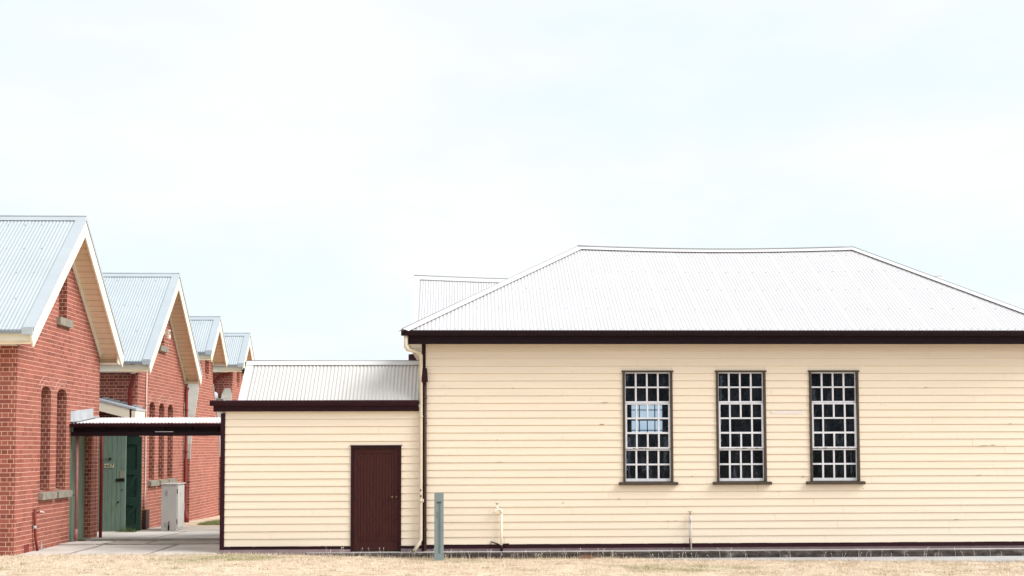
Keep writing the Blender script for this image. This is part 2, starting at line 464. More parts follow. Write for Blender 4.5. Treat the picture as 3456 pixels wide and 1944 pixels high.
def edge_y(x):
    """far edge of the lawn"""
    e = 22.955
    if x > 2.6: e -= .30 * min(1, (x - 2.6) / 1.2) + .80 * min(1, max(0, x - 3.2) / 7.2) ** .8
    return e
mb = MB(); rng = random.Random(3)
nx, ny = 620, 70
for j in range(ny + 1):
    for i in range(nx + 1):
        x = -16 + 32 * i / nx; e = edge_y(x) + .035 * math.sin(x * 9.1) * math.sin(x * 3.7 + 1) + rng.uniform(-.012, .012)
        s = j / ny; y = -2 + (e + 2) * (1 - (1 - s) ** 2.2)
        z = lawnz(x, y) + .010 * math.sin(x * 5.3 + y * 2.1) * math.sin(y * 4.7 - x * 1.3) + rng.uniform(-.004, .004)
        mb.v.append((x, y, z))
for j in range(ny):
    for i in range(nx):
        q = j * (nx + 1) + i; mb.f.append((q, q + 1, q + nx + 2, q + nx + 1))
mb.build('lawn', 'lawn', None, True, kind='structure')

# yard concrete slabs (one sheet each side of the joints: a set of slabs in one paving mesh)
def slabs(mb, xs, ys, gap=.012, skew=0.0, dz=0.0):
    for i in range(len(xs) - 1):
        for j in range(len(ys) - 1):
            x0, x1, y0, y1 = xs[i] + gap / 2, xs[i + 1] - gap / 2, ys[j] + gap / 2, ys[j + 1] - gap / 2
            t = random.uniform(-.004, .004)
            c = [(x0, y0), (x1, y0), (x1, y1), (x0, y1)]
            top = [(x, y, gz(x, y) + t + dz) for x, y in c]
            mb.hexa([(x, y, z - .12) for x, y, z in top], top)
pv = MB(); slabs(pv, [-18, -10.6, -9.35, -8.05, -6.45, -5.12], [22.9, 25.35]); slabs(pv, [-10.6, -9.0, -7.5, -5.9, -4.4], [27.05, 30.35], dz=.012)
pv.build('paving', 'conc', None, False, kind='structure')
pv = MB(); slabs(pv, [-10.6, -9.0, -7.2, -5.12], [25.35, 26.55, 27.05]); slabs(pv, [-10.6, -8.4, -6.6, -4.4], [30.35, 33.4])
pv.build('older_paving', 'conc2', None, False, kind='structure')
jt = MB()
for (x0, x1, y, w) in ((-9.02, -5.12, 25.36, .022), (-9.02, -5.12, 27.05, .05), (-9.0, -4.4, 30.36, .03), (-9.0, -4.4, 26.56, .014)):
    jt.box(x0, x1, y - w / 2, y + w / 2, gz(0, y) - .05, gz(0, y) + .0175)
for (x, y0, y1) in ((-8.05, 22.95, 25.35), (-6.45, 22.95, 25.35), (-7.5, 27.08, 30.34), (-5.9, 27.08, 30.34), (-7.2, 25.38, 27.0)):
    jt.hexa([(x - .007, y0, gz(0, y0) - .05), (x + .010, y0, gz(0, y0) - .05), (x + .010, y1, gz(0, y1) - .05), (x - .010, y1, gz(0, y1) - .05)],
            [(x - .010, y0, gz(0, y0) + .018), (x + .010, y0, gz(0, y0) + .018), (x + .010, y1, gz(0, y1) + .018), (x - .010, y1, gz(0, y1) + .018)])
jt.build('paving_joints', 'jointfill', None, False, kind='structure')
sheet('back_grass', M['weed'] if False else 'lawn', -9.5, -3, 33.4, 60, 10, 20, lambda x, y: gz(x, y) + .0, kind='structure')

# path top behind the kerb, kerb, channel
mb = MB(); x = -3.35
while x < 14:
    w = 1.52
    mb.box(x, min(14, x + w) - .006, 23.02, 23.32, -.15, 0.0); x += w
mb.build('path', 'pathtop', None, False, kind='structure')
kb = MB(); x = -3.35; rng = random.Random(9)
while x < 14:
    w = rng.choice([2.4, 2.9, 3.3]); x1 = min(14, x + w) - .008
    dy = rng.uniform(-.006, .006)
    n = 14
    prof = [(0, -.32), (0, -.03), (.006, -.010), (.022, .002), (.062, .004)]
    base = len(kb.v)
    for i in range(n + 1):
        xx = x + (x1 - x) * i / n
        for (py, pz) in prof:
            kb.v.append((xx, 22.95 + dy + py + rng.uniform(-.003, .003), pz + rng.uniform(-.002, .002)))
    m_ = len(prof)
    for i in range(n):
        for r in range(m_ - 1):
            q = base + i * m_ + r; kb.f.append((q, q + m_, q + m_ + 1, q + 1))
    x += w
kb.build('kerb', 'kerb', None, False, kind='structure')
mb = MB(); mb.box(-3.3, 14, 23.008, 23.03, -.3, .002); mb.build('kerb_back', 'pathtop', None, False, kind='structure')
mb = MB(); x = 2.3
while x < 14:
    x1 = x + 1.6; n = 6
    for k in range(n):
        xa = x + (1.59) * k / n; xb = x + 1.59 * (k + 1) / n
        q = [(xa, edge_y(xa) - .10, -.129), (xb, edge_y(xb) - .10, -.129), (xb, 22.955, -.129), (xa, 22.955, -.129)]
        mb.hexa([(p[0], p[1], -.3) for p in q], q)
    x = x1
mb.build('channel', 'channel', None, False, kind='structure')

# ================================================================== GRASS
def blades(n, region, hmin, hmax, wd, seed, zf, lean=.6):
    rng = random.Random(seed); mb = MB()
    for _ in range(n):
        x, y = region(rng)
        z = zf(x, y); h = rng.uniform(hmin, hmax); an = rng.uniform(0, 6.28); w = wd * rng.uniform(.6, 1.4)
        dx, dy = math.cos(an) * w, math.sin(an) * w; lx, ly = rng.gauss(0, lean) * h, rng.gauss(0, lean) * h
        mb.face([(x - dx, y - dy, z - .005), (x + dx, y + dy, z - .005), (x + lx, y + ly, z + h)])
    return mb
def reg_lawn(rng):
    x = rng.uniform(-10.4, 12); e = edge_y(x) + .04 * math.sin(x * 9.1) * math.sin(x * 3.7 + 1)
    return x, e - abs(rng.uniform(0, 1)) * 4.1 * rng.uniform(.2, 1)
def patchy(rng):
    while True:
        x, y = reg_lawn(rng)
        if math.sin(x * 2.3 + math.sin(y * 3) * 1.7) * math.sin(y * 4.1 + x * .7) > rng.uniform(-.9, 1): return x, y
b1 = blades(60000, reg_lawn, .012, .035, .004, 1, lawnz, 1.0)
b2 = blades(26000, patchy, .02, .055, .004, 2, lawnz, .8)
i = len(b1.v); b1.v += b2.v; b1.f += [tuple(k + i for k in q) for q in b2.f]
b1.build('grass', 'blade', None, False, kind='stuff', label='short dry straw coloured mown grass covering the lawn', category='grass')

def reg_edge(rng):
    x = rng.uniform(-9.3, 11.9)
    return x, edge_y(x) - abs(rng.gauss(0, .05)) + .01
e1 = blades(5200, reg_edge, .02, .075, .004, 5, lawnz, .45)
e1.build('edge_grass', 'blade', None, False, kind='stuff', label='ragged fringe of dry grass where the lawn meets kerb and paving', category='grass')
tf = MB(); tg = MB(); rng = random.Random(55)
for k in range(150):
    x = rng.uniform(-10.2, 11.5) if k % 3 else rng.uniform(-10.2, -2.5); y = edge_y(x) - .08 - rng.random() * 3.2
    n = rng.randrange(10, 34); r = rng.uniform(.03, .13); mb_ = tg if rng.random() < (.75 if x < -3 else .28) else tf
    for _ in range(n):
        an = rng.uniform(0, 6.28); rr = r * math.sqrt(rng.random()); px, py = x + rr * 1.8 * math.cos(an), y + rr * math.sin(an)
        h = rng.uniform(.015, .05); a2 = rng.uniform(0, 3.14); dx, dy = math.cos(a2) * .005, math.sin(a2) * .005; z = lawnz(px, py)
        mb_.face([(px - dx, py - dy, z - .004), (px + dx, py + dy, z - .004), (px + rng.gauss(0, .5) * h, py + rng.gauss(0, .5) * h, z + h)])
M['tuft_dark'] = paint('brown_dead_tufts', (.40, .29, .19), .9, .3, 30); M['tuft_green'] = paint('green_lawn_tufts', (.30, .33, .12), .9, .3, 30)
tf.build('dead_grass', 'tuft_dark', None, False, kind='stuff', label='darker brown dead tufts scattered through the dry lawn', category='grass')
tg.build('green_grass', 'tuft_green', None, False, kind='stuff', label='small green tufts dotted through the dry lawn, mostly at the left', category='grass')
# taller pale seed stalks
st = MB(); rng = random.Random(21)
for _ in range(150):
    x = rng.choice([rng.uniform(-3, 5.2), rng.uniform(-3, 5.2), rng.uniform(5.2, 11.6), rng.gauss(.9, 1.6)])
    y = 22.9 - abs(rng.gauss(0, .05)); z = lawnz(x, y); h = rng.uniform(.05, .19); lx = rng.gauss(0, .25) * h; ly = rng.gauss(0, .1) * h
    top = (x + lx, y + ly, z + h)
    st.tube([(x, y, z - .01), (x + lx * .4, y + ly * .4, z + h * .6), top], [.0022, .0018, .0012], 4)
    if rng.random() < .6:
        d = Vector((lx, ly, h)).normalized() * rng.uniform(.012, .03)
        st.tube([Vector(top), Vector(top) + d * .5, Vector(top) + d], [.002, .0075, .002], 5)
st.build('seed_stalks', 'stalk', None, False, kind='stuff', label='thin pale dead grass stalks with seed heads standing before the kerb', category='dry grass')
# reddish tuft spilling over the kerb
def tuft(name, mat, cx, cy, cz, r, n, h, label, seed, cat='weed', lean=.5):
    rng = random.Random(seed); mb = MB()
    for _ in range(n):
        an = rng.uniform(0, 6.28); rr = r * math.sqrt(rng.random()); x = cx + rr * math.cos(an); y = cy + rr * .4 * math.sin(an)
        hh = h * rng.uniform(.4, 1) * (1.1 - .6 * rr / r); w = .004; lx = rng.gauss(0, lean) * hh
        a2 = rng.uniform(0, 3.14); dx, dy = math.cos(a2) * w, math.sin(a2) * w
        m = (x + lx * .4, y, cz + hh * .6)
        mb.face([(x - dx, y - dy, cz - .01), (x + dx, y + dy, cz - .01), (m[0] + dx * .7, m[1] + dy * .7, m[2]), (m[0] - dx * .7, m[1] - dy * .7, m[2])])
        mb.face([(m[0] - dx * .7, m[1] - dy * .7, m[2]), (m[0] + dx * .7, m[1] + dy * .7, m[2]), (x + lx, y + rng.gauss(0, .2) * hh, cz + hh)])
    return single(mb, name, mat, label, cat)
M['tuft'] = paint('reddish_dry_tuft', (.45, .26, .16), .9, .3, 40)
tuft('grass_tuft', 'tuft', 2.23, 22.9, -.13, .17, 420, .12, 'reddish dry tuft of grass spilling up the kerb below the left window', 4, 'grass tuft')
tuft('weed', 'weed', -9.02, 30.15, gz(0, 30.1), .28, 240, .2, 'green weeds at the foot of the closed green door', 6)
tuft('weed', 'weed', -8.90, 26.3, .004, .13, 160, .09, 'low brown green weeds around the foot of the pink post', 8)
def reg_back(rng): return rng.uniform(-8.1, -5), 34.0 + rng.random() ** 1.5 * 2.6
bg = blades(9000, reg_back, .04, .10, .008, 11, gz, .4)
M['greengrass'] = paint('green_grass', (.26, .31, .12), .8, .3, 20)
bg.build('green_grass', 'greengrass', None, False, kind='stuff', label='patch of green grass behind the yard beside the third brick wall', category='grass')

# ================================================================== MAIN WEATHERBOARD BUILDING
YW = 23.30
WX = [3.045, 4.965, 6.89]; WZ0, WZ1 = 1.38, 3.655
main = thing('weatherboard_building', 'long cream weatherboard building with hipped pale corrugated roof and three tall windows', 'building', (5.4, 23.3, 0))
mb = MB()
lv = [4.34, 4.19, 4.04] + [3.89 - .1506 * k for k in range(26)]
ops = [(x, x + 1.0, WZ0, WZ1) for x in WX]
boards(mb, -.985, 11.85, lv, YW, ops)
zbase = lv[-1]
clad = mb
w = MB()
w.box(-1.0, -.9, 23.41, 30.2, .1, 4.3); w.box(11.75, 11.87, 23.41, 30.2, .1, 4.3); w.box(-.9, 11.75, 30.1, 30.2, .1, 4.3)
w.build('outer_wall', 'cream', main)
m2 = MB(); m2.box(-1.0, 11.9, YW - .022, YW + .05, .055, zbase + .003)
# splintered upper edge of the base board
rng = random.Random(2)
for k in range(60):
    x = rng.uniform(-.9, 11.6); L = rng.uniform(.1, .5); m2.box(x, x + L, YW - .0265, YW - .02, zbase, zbase + rng.uniform(.004, .012))
m2.build('base_board', 'maroon', main)
m2 = MB(); m2.box(-1.0, 11.9, YW - .012, YW + .06, -.1, .054); m2.build('plinth', 'plinth', main)
m2 = MB(); m2.box(-1.062, -.985, YW - .036, YW + .05, .055, 4.2); m2.build('corner_board', 'maroon', main)
# inside
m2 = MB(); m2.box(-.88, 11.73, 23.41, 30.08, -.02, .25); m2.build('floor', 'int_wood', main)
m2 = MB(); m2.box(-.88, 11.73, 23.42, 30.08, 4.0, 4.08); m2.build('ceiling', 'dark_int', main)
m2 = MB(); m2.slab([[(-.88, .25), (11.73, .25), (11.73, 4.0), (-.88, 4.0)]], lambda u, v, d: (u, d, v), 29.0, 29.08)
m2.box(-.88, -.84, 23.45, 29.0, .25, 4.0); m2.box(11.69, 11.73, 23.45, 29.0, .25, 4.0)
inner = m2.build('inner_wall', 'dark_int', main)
# far daylit window seen through the first window
X0, X1, Z0, Z1 = 3.985, 4.79, 2.455, 3.17
far = MB(); far.box(X0, X1, 28.975, 28.99, Z0, Z1); far.build('far_window', 'lit', main, label='bright barred window on the far wall seen through the left window')
fb = MB()
for x in (X0, 4.196, 4.59, X1): fb.box(x - .011, x + .011, 28.95, 28.97, Z0, Z1)
fb.box(4.386, 4.408, 28.95, 28.97, Z0, 2.76)
for z in (Z0, 2.52, 3.034, Z1): fb.box(X0 - .02, X1 + .02, 28.945, 28.965, z - .011, z + .011)
fb.box(X0, X1, 28.94, 28.966, 2.763, 2.823)
fb.build('far_window_bars', 'black', main)
it = MB(); it.box(3.93, 4.60, 28.90, 28.98, 1.7, 2.42); it.build('inner_panelling', 'int_grey', main)
it = MB(); it.box(4.67, 4.81, 28.90, 28.98, 1.72, 2.26); it.build('inner_post', 'int_cream', main)
it = MB(); it.box(3.4, 5.2, 28.80, 28.99, .25, 1.69); it.build('inner_bench', 'int_wood', main)
# old film and whitewash left on the panes: ragged strips behind the glass
def ragged(mb, x0, x1, z0, z1, y, seed, side=1):
    rng = random.Random(seed); n = 14; L = []; Rr = []
    for i in range(n + 1):
        z = z0 + (z1 - z0) * i / n
        L.append((x0 + rng.uniform(-.004, .004), y, z)); Rr.append((x1 + side * rng.uniform(-.022, .022), y, z))
    for i in range(n):
        mb.face([L[i], Rr[i], Rr[i + 1], L[i + 1]])
fm = MB(); ragged(fm, 3.10, 3.135, 1.62, 2.62, 23.40, 1); fm.build('torn_film', 'film', main)
fm = MB(); ragged(fm, 3.155, 3.20, 1.45, 2.3, 23.42, 8); fm.build('torn_film', 'film_dim', main)
fm = MB(); ragged(fm, 3.885, 3.95, 1.62, 2.30, 23.42, 2); fm.build('torn_film', 'film_dim', main)
fm = MB(); ragged(fm, 5.035, 5.075, 2.0, 3.0, 23.40, 3); fm.build('torn_film', 'film', main)
fm = MB(); ragged(fm, 5.06, 5.12, 3.05, 3.56, 23.42, 4); fm.build('torn_film', 'film_dim', main)
fm = MB(); ragged(fm, 6.99, 7.05, 3.05, 3.35, 23.42, 5); fm.build('torn_film', 'film_dim', main)
fm = MB(); ragged(fm, 7.76, 7.785, 1.5, 2.0, 23.42, 6); fm.build('torn_film', 'film_dim', main)
fm = MB(); fm.tube([(3.55, 23.42, 1.655), (3.55, 23.43, 1.655)], .048, 12); fm.build('round_mark', 'film', main)

def window(par, x, idx):
    S = 1 / 585.
    zt = WZ1
    def Z(p): return zt - (p - 45) / 580.
    def XX(p): return x + (p - 77) / 588.
    y = YW
    fr = MB()
    fr.box(x - .012, x + .034, y - .045, y + .10, WZ0, zt - .002); fr.box(x + .966, x + 1.012, y - .045, y + .10, WZ0, zt - .002)
    fr.box(x - .03, x + 1.03, y - .055, y + .10, zt - .034, zt); fr.box(x + .034, x + .966, y - .0, y + .10, WZ0, WZ0 + .012)
    w = fr.build('window', 'brown_frame', par, label=['tall window with daylight showing through its middle panes', 'tall white sash window, middle one, dark panes', 'tall dark paned window farthest right'][idx])
    si = MB(); si.hexa([(x - .10, y - .10, WZ0 - .062), (x + 1.10, y - .10, WZ0 - .062), (x + 1.10, y + .02, WZ0 - .062), (x - .10, y + .02, WZ0 - .062)],
                      [(x - .10, y - .10, WZ0 - .008), (x + 1.10, y - .10, WZ0 - .008), (x + 1.10, y + .02, WZ0 + .004), (x - .10, y + .02, WZ0 + .004)])
    si.build('sill', 'brown_frame', w)
    rng = random.Random(idx + 40)
    def sash(yf, xl, xr, zt_, zb_, cols, rows, skip=None, tr=.02, brr=.02, sl=.018):
        s = MB()
        s.box(xl, xl + sl, yf, yf + .035, zb_, zt_); s.box(xr - sl, xr, yf, yf + .035, zb_, zt_)
        s.box(xl + sl, xr - sl, yf + .001, yf + .034, zt_ - tr, zt_); s.box(xl + sl, xr - sl, yf + .001, yf + .034, zb_, zb_ + brr)
        for (c0, c1) in cols:
            for r_i, (z1, z0) in enumerate(rows):
                if skip and skip == (c0, r_i): continue
                s.box(c0, c1, yf + .004, yf + .030, z0 - .018, z1 + .018)
        for r_i in range(len(rows) - 1):
            s.box(xl + sl, xr - sl, yf + .006, yf + .028, rows[r_i + 1][0], rows[r_i][1])
        o = s.build('sash', 'sash', w)
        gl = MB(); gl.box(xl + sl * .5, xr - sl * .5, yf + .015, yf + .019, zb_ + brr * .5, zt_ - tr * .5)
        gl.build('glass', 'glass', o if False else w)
    colT = [(XX(222), XX(243)), (XX(357), XX(377)), (XX(490), XX(510))]
    colM = [(XX(228), XX(247)), (XX(360), XX(380)), (XX(494), XX(514))]
    y0 = y + .012
    sash(y0, x + .034, x + .966, Z(65), Z(430), colT, [(Z(80), Z(235)), (Z(252), Z(408))], None, .024, .036)
    sash(y0 - .028, x + .036, x + .962, Z(434), Z(972), colM, [(Z(449), Z(603)), (Z(622), Z(775)), (Z(797), Z(953))], (colM[1][0], 1), .026, .032, .040)
    sash(y0, x + .034, x + .966, Z(978), Z(1360), colT, [(Z(995), Z(1148)), (Z(1168), Z(1322))], None, .028, .062)
    # a few flakes of rust and bare timber along the hopper rail
    for _ in range(4):
        fl = MB(); a = x + rng.uniform(.1, .85); fl.box(a, a + rng.uniform(.02, .10), y0 - .031, y0 - .0279, Z(972) + .002, Z(972) + rng.uniform(.006, .014)); fl.build('rust_stain', 'brass', w)
for i, x in enumerate(WX): window(main, x, i)

# chipped paint, splits and nail heads on the boards
ch = MB(); rng = random.Random(77)
def chip(mb, x, z, w, h, y=YW - .0265):
    n = 6; top = []; bot = []
    for i in range(n + 1):
        t = i / n; e = math.sin(math.pi * t) * h * .5
        top.append((x + w * (t - .5), y, z + e * rng.uniform(.4, 1) + .001)); bot.append((x + w * (t - .5), y, z - e * rng.uniform(.4, 1) - .001))
    for i in range(n): mb.face([bot[i], bot[i + 1], top[i + 1], top[i]])
for (x, z, w, h) in ((2.60, 2.555, .10, .022), (10.68, 2.11, .12, .016), (10.50, 2.10, .2, .008), (6.72, 1.47, .08, .014), (1.80, .965, .05, .016), (8.37, 2.95, .016, .016), (8.46, 2.93, .012, .012), (7.96, 1.23, .02, .02)):
    chip(ch, x, z, w, h)
for _ in range(34):
    k = rng.randrange(1, 25); x = rng.uniform(-.8, 11.4)
    if any(a - .15 < x < a + 1.15 for a in WX) and 1.3 < lv[k] < 3.8: continue
    if rng.random() < .6: chip(ch, x, lv[k + 1] + rng.uniform(.03, .06), .013, .013)
    else: chip(ch, x, lv[k + 1] + .014, rng.uniform(.04, .16), rng.uniform(.005, .010))
nf = len(clad.f); i0 = len(clad.v); clad.v += ch.v; clad.f += [tuple(k + i0 for k in q) for q in ch.f]
co_ = clad.build('cladding', 'cream', main); co_.data.materials.append(M['chip'])
for q in co_.data.polygons:
    if q.index >= nf: q.material_index = 1

# peeled white patch
pt = MB(); pt.box(6.09, 6.745, YW - .022, YW - .015, 2.762, 2.822); pt.build('painted_patch', 'patch', main)

# roof
EY, EZ, RY, RZ = 22.83, 4.43, 26.8, 6.80
XL, XR = -1.43, 12.25; RL, RR = 2.45, 9.05
V = Vector((0, RY - EY, RZ - EZ)); SL = V.length; Vn = V.normalized()
def ssag(x):
    s = (x - RL) / (RR - RL)
    return -.065 * math.sin(math.pi * min(1, max(0, s)))
def sagf(u, v): return ssag(u) * v / SL
def vt(u):
    if u < RL: return SL * (u - XL) / (RL - XL)
    if u > RR: return SL * (XR - u) / (XR - RR)
    return SL
rf = MB()
Nn = corrugated(rf, (0, EY, EZ), (1, 0, 0), V, XL + .02, XR - .02, lambda u: 0, vt, sag=sagf, rows=3)
vs = [.06, 1.08, 2.15, 3.20, 4.2]
for k, v in enumerate(vs):
    step = .152 if k == 0 else (.456 if k in (1,) else .304)
    us = [XL + .15 + i * step for i in range(int((XR - XL) / step))]
    screws(rf, (0, EY, EZ), (1, 0, 0), V, [u for u in us if vt(u) > v + .25], v, Nn, sagf, .019)
front = rf.build('roof', 'roof', main, True)
BY = 2 * RY - EY
rf = MB(); corrugated(rf, (0, BY, EZ), (1, 0, 0), (0, EY - RY, RZ - EZ), XL + .02, XR - .02, lambda u: 0, vt, sag=sagf, rows=3)
for xe, xr in ((XL, RL), (XR, RR)):
    Vh = Vector((xr - xe, 0, RZ - EZ)); LH = Vh.length
    def vh(u, LH=LH): return LH * (1 - abs(u - RY) / (RY - EY))
    corrugated(rf, (xe, 0, EZ), (0, 1, 0), Vh, EY + .02, BY - .02, lambda u: 0, vh, rows=2)
rf.build('rear_roof', 'roof', main, True)
cp = MB(); fF = Vector((0, EY - RY, EZ - RZ)); fB = Vector((0, RY - EY, EZ - RZ))
capping(cp, (RL, RY, RZ), (RR, RY, RZ), fF, fB, .17, 24, lambda s: -.065 * math.sin(math.pi * s))
ro = MB(); ro.tube([(RL + (RR - RL) * s / 20, RY, RZ + .050 - .065 * math.sin(math.pi * s / 20)) for s in range(21)], .017, 8)
for (xe, xr, sg) in ((XL, RL, 1), (XR, RR, -1)):
    for ye in (EY, BY):
        P = Vector((xe, ye, EZ)); Q = Vector((xr, RY, RZ)); L = (Q - P).normalized()
        fx = Vector((sg, 0, 0)); fx = Vector((1 * sg, 0, 0)) - L * L.dot(Vector((sg, 0, 0)))       # along the front/back face
        pn = Vector((0, RZ - EZ, -(RY - EY) if ye == EY else (RY - EY))).normalized()
        pn = Vector((0, -(RZ - EZ) if ye == EY else (RZ - EZ), RY - EY)).normalized()
        fa = L.cross(pn);
        if fa.x * sg < 0: fa = -fa
        hn = Vector((-(RZ - EZ) * sg, 0, abs(xr - xe))).normalized(); fb_ = L.cross(hn)
        if (fb_.y > 0) != (ye == EY): fb_ = -fb_
        capping(cp, P, Q, fa, fb_, .17, 1); ro.tube([P + Vector((0, 0, .03)), Q + Vector((0, 0, .034))], .017, 8)
cpo = cp.build('ridge_capping', 'cap', main); ro.build('capping_roll', 'roll', cpo, True)
# eaves: gutter, fascia, soffit
gt = MB(); gprof = [(0, 0), (-.012, -.012), (-.012, -.045), (.004, -.075), (.02, -.105), (.105, -.105), (.105, -.09), (.03, -.09), (.004, -.04), (.002, -.002)]
def gutter(mb, x0, x1, yf, zt, s=1.0):
    A = [(x0, yf + y * s, zt + z * s) for y, z in gprof]; B = [(x1, yf + y * s, zt + z * s) for y, z in gprof]
    n = len(A); i = len(mb.v); mb.v += A + B
    for k in range(n): mb.f.append((i + k, i + (k + 1) % n, i + n + (k + 1) % n, i + n + k))
gutter(gt, -1.45, 12.3, 22.80, 4.435, 1.0)
for x in (-1.45, 12.3): gt.box(x - .003, x + .003, 22.79, 22.905, 4.33, 4.43)
for x in (.72, 2.5, 4.45, 6.6, 9.05, 10.9): gt.box(x - .02, x + .02, 22.784, 22.79, 4.36, 4.425)
gt.build('gutter', 'dark_eave', main)
fs = MB(); fs.box(-1.35, 12.2, 22.96, 22.985, 4.17, 4.41); fs.build('fascia', 'dark_eave', main)
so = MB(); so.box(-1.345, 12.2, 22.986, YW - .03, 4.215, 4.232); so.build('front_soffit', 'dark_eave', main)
so = MB(); so.box(-1.32, -1.0, YW - .028, 30.2, 4.19, 4.21); so.box(-1.35, -1.325, 22.95, 30.4, 4.17, 4.42)
so.build('side_soffit', 'cream2', main)
# brown box and conduit on the corner
bx = MB(); bx.hexa([(-1.062, 23.16, 3.42), (-.935, 23.16, 3.42), (-.935, 23.265, 3.42), (-1.062, 23.265, 3.42)],
                   [(-1.06, 23.18, 3.70), (-.955, 23.18, 3.70), (-.955, 23.265, 3.70), (-1.06, 23.265, 3.70)])
bx.box(-1.04, -.97, 23.2, 23.262, 3.34, 3.42)
bxo = bx.build('meter_cover', 'maroon', main)
cd = MB(); cd.tube([(-.985, 23.225, 3.4), (-.985, 23.225, .03)], .026, 10)
for z in (.45, 1.35, 2.6, 3.1): cd.box(-1.02, -.95, 23.195, 23.26, z - .012, z + .012)
cd.build('brown_conduit', 'brownbox', main, True)
# cream downpipe
dp = MB()
dp.tube([(-1.365, 22.87, 4.34), (-1.365, 22.87, 4.10), (-1.33, 22.91, 4.055), (-1.12, 23.15, 4.02), (-1.075, 23.2, 3.96), (-1.075, 23.2, 2.0), (-1.075, 23.2, .25), (-1.11, 23.18, .17), (-1.20, 23.08, .03)], .0365, 14)
for z in (2.72, 1.02): dp.tube([(-1.075, 23.2, z - .02), (-1.075, 23.2, z + .02)], .043, 14)
dp.box(-1.04, -1.015, 23.19, 23.22, .99, 1.06)
M['pipe_cream'] = paint('cream_pipe_paint', (.66, .57, .44), .5, .1, 4)
dpo = dp.build('downpipe', 'pipe_cream', main, True)
for z, h, x in ((1.24, .05, -1.075), (1.12, .06, -1.07)):
    ds = MB(); ds.face([(x - .022, 23.1605, z - h / 2), (x + .018, 23.1605, z - h / 2 + .01), (x + .01, 23.1605, z + h / 2), (x - .01, 23.1605, z + h / 2 - .01)]); ds.build('peeled_paint', 'brass', dpo)

# ================================================================== REAR BUILDING
rear = thing('rear_building', 'rear building with pale gabled corrugated roof rising behind the long building', 'building', (6, 33, 0))
P0 = (0, 31.0, 4.60); Vr = Vector((0, 2.0, 2.45)); LR = Vr.length
def sg2(u, v):
    s = min(1, max(0, (u + 1.7) / 15.4)); return (-.085 * math.sin(math.pi * s) ** .8 - .05 * math.exp(-((u - 1) / 2.0) ** 2)) * v / LR
rf = MB(); Nn2 = corrugated(rf, P0, (1, 0, 0), Vr, -1.70, 13.7, lambda u: 0, lambda u: LR, sag=sg2, rows=3)
for v in (.9, 1.7, 2.5):
    screws(rf, P0, (1, 0, 0), Vr, [-1.3 + .38 * i for i in range(38)], v, Nn2, sg2)
rf.build('roof', 'roof', rear, True)
rf = MB(); corrugated(rf, (0, 35.0, 4.60), (1, 0, 0), (0, -2.0, 2.45), -1.70, 13.7, lambda u: 0, lambda u: LR, sag=sg2, rows=3); rf.build('rear_roof', 'roof', rear, True)
cp = MB(); capping(cp, (-1.72, 33, 7.05), (13.75, 33, 7.05), (0, -2.0, -2.45), (0, 2.0, -2.45), .17, 30, lambda s: sg2(-1.7 + 15.4 * s, LR))
for y, f_ in ((31.0, 1), (35.0, -1)):
    q = [(-1.74, y, 4.635), (-1.56, y, 4.635), (-1.56, 33, 7.075), (-1.74, 33, 7.075)]
    cp.hexa(q, [(x, yy, z + .004) for x, yy, z in q])
c_ = cp.build('ridge_capping', 'cap', rear)
ro = MB(); ro.tube([(-1.72 + 15.47 * s / 30, 33, 7.085 + sg2(-1.7 + 15.4 * s / 30, LR)) for s in range(31)], .017, 8); ro.build('capping_roll', 'roll', c_, True)
w = MB(); w.box(-1.40, 13.4, 31.3, 34.7, -.3, 4.4); w.build('wall', 'cream', rear)
w = MB(); w.box(-1.77, 13.7, 30.93, 31.0, 4.30, 4.62); w.box(-1.76, -1.73, 31.0, 35.0, 4.30, 4.60); w.build('fascia', 'maroon', rear)
w = MB(); w.box(-1.73, 13.6, 31.0, 34.9, 4.40, 4.42); w.build('soffit', 'maroon', rear)

# ================================================================== ANNEX
annex = thing('annex', 'low cream weatherboard annex with a maroon plank door and steep little roof', 'building', (-3, 23.3, 0))
mb = MB(); lva = [2.84, 2.79, 2.668] + [2.668 - .1505 * k for k in range(1, 18)]
DX0, DX1, DZ = -2.49, -1.475, 2.135
boards(mb, -5.02, -1.063, lva, YW, [(DX0, DX1, lva[-1] - .001, DZ)])
mb.build('cladding', 'cream', annex)
w = MB(); w.box(-5.10, -5.0, 23.41, 28.6, -.1, 2.84); w.box(-5.0, -1.1, 28.5, 28.6, -.1, 2.84); w.build('outer_wall', 'cream', annex)
w = MB(); w.box(-5.105, -5.018, YW - .034, YW + .09, .0, 2.80); w.build('corner_board', 'maroon', annex)
zb = lva[-1]
w = MB(); w.box(-5.017, DX0, YW - .02, YW + .05, .062, zb + .002); w.box(DX1, -1.065, YW - .02, YW + .05, .062, zb + .002)
rng = random.Random(12)
for k in range(22):
    x = rng.uniform(-4.95, -2.9); L = rng.uniform(.05, .3); w.box(x, x + L, YW - .0245, YW - .018, zb, zb + rng.uniform(.003, .009))
w.build('base_board', 'maroon', annex)
w = MB(); w.hexa([(-5.15, 23.16, -.02), (DX0, 23.16, -.02), (DX0, 23.33, -.02), (-5.15, 23.33, -.02)], [(-5.11, 23.2, .045), (DX0, 23.2, .045), (DX0, 23.33, .061), (-5.11, 23.33, .061)])
w.box(DX1, -1.065, 23.24, 23.33, -.02, .061)
w.build('plinth', 'plinth', annex)
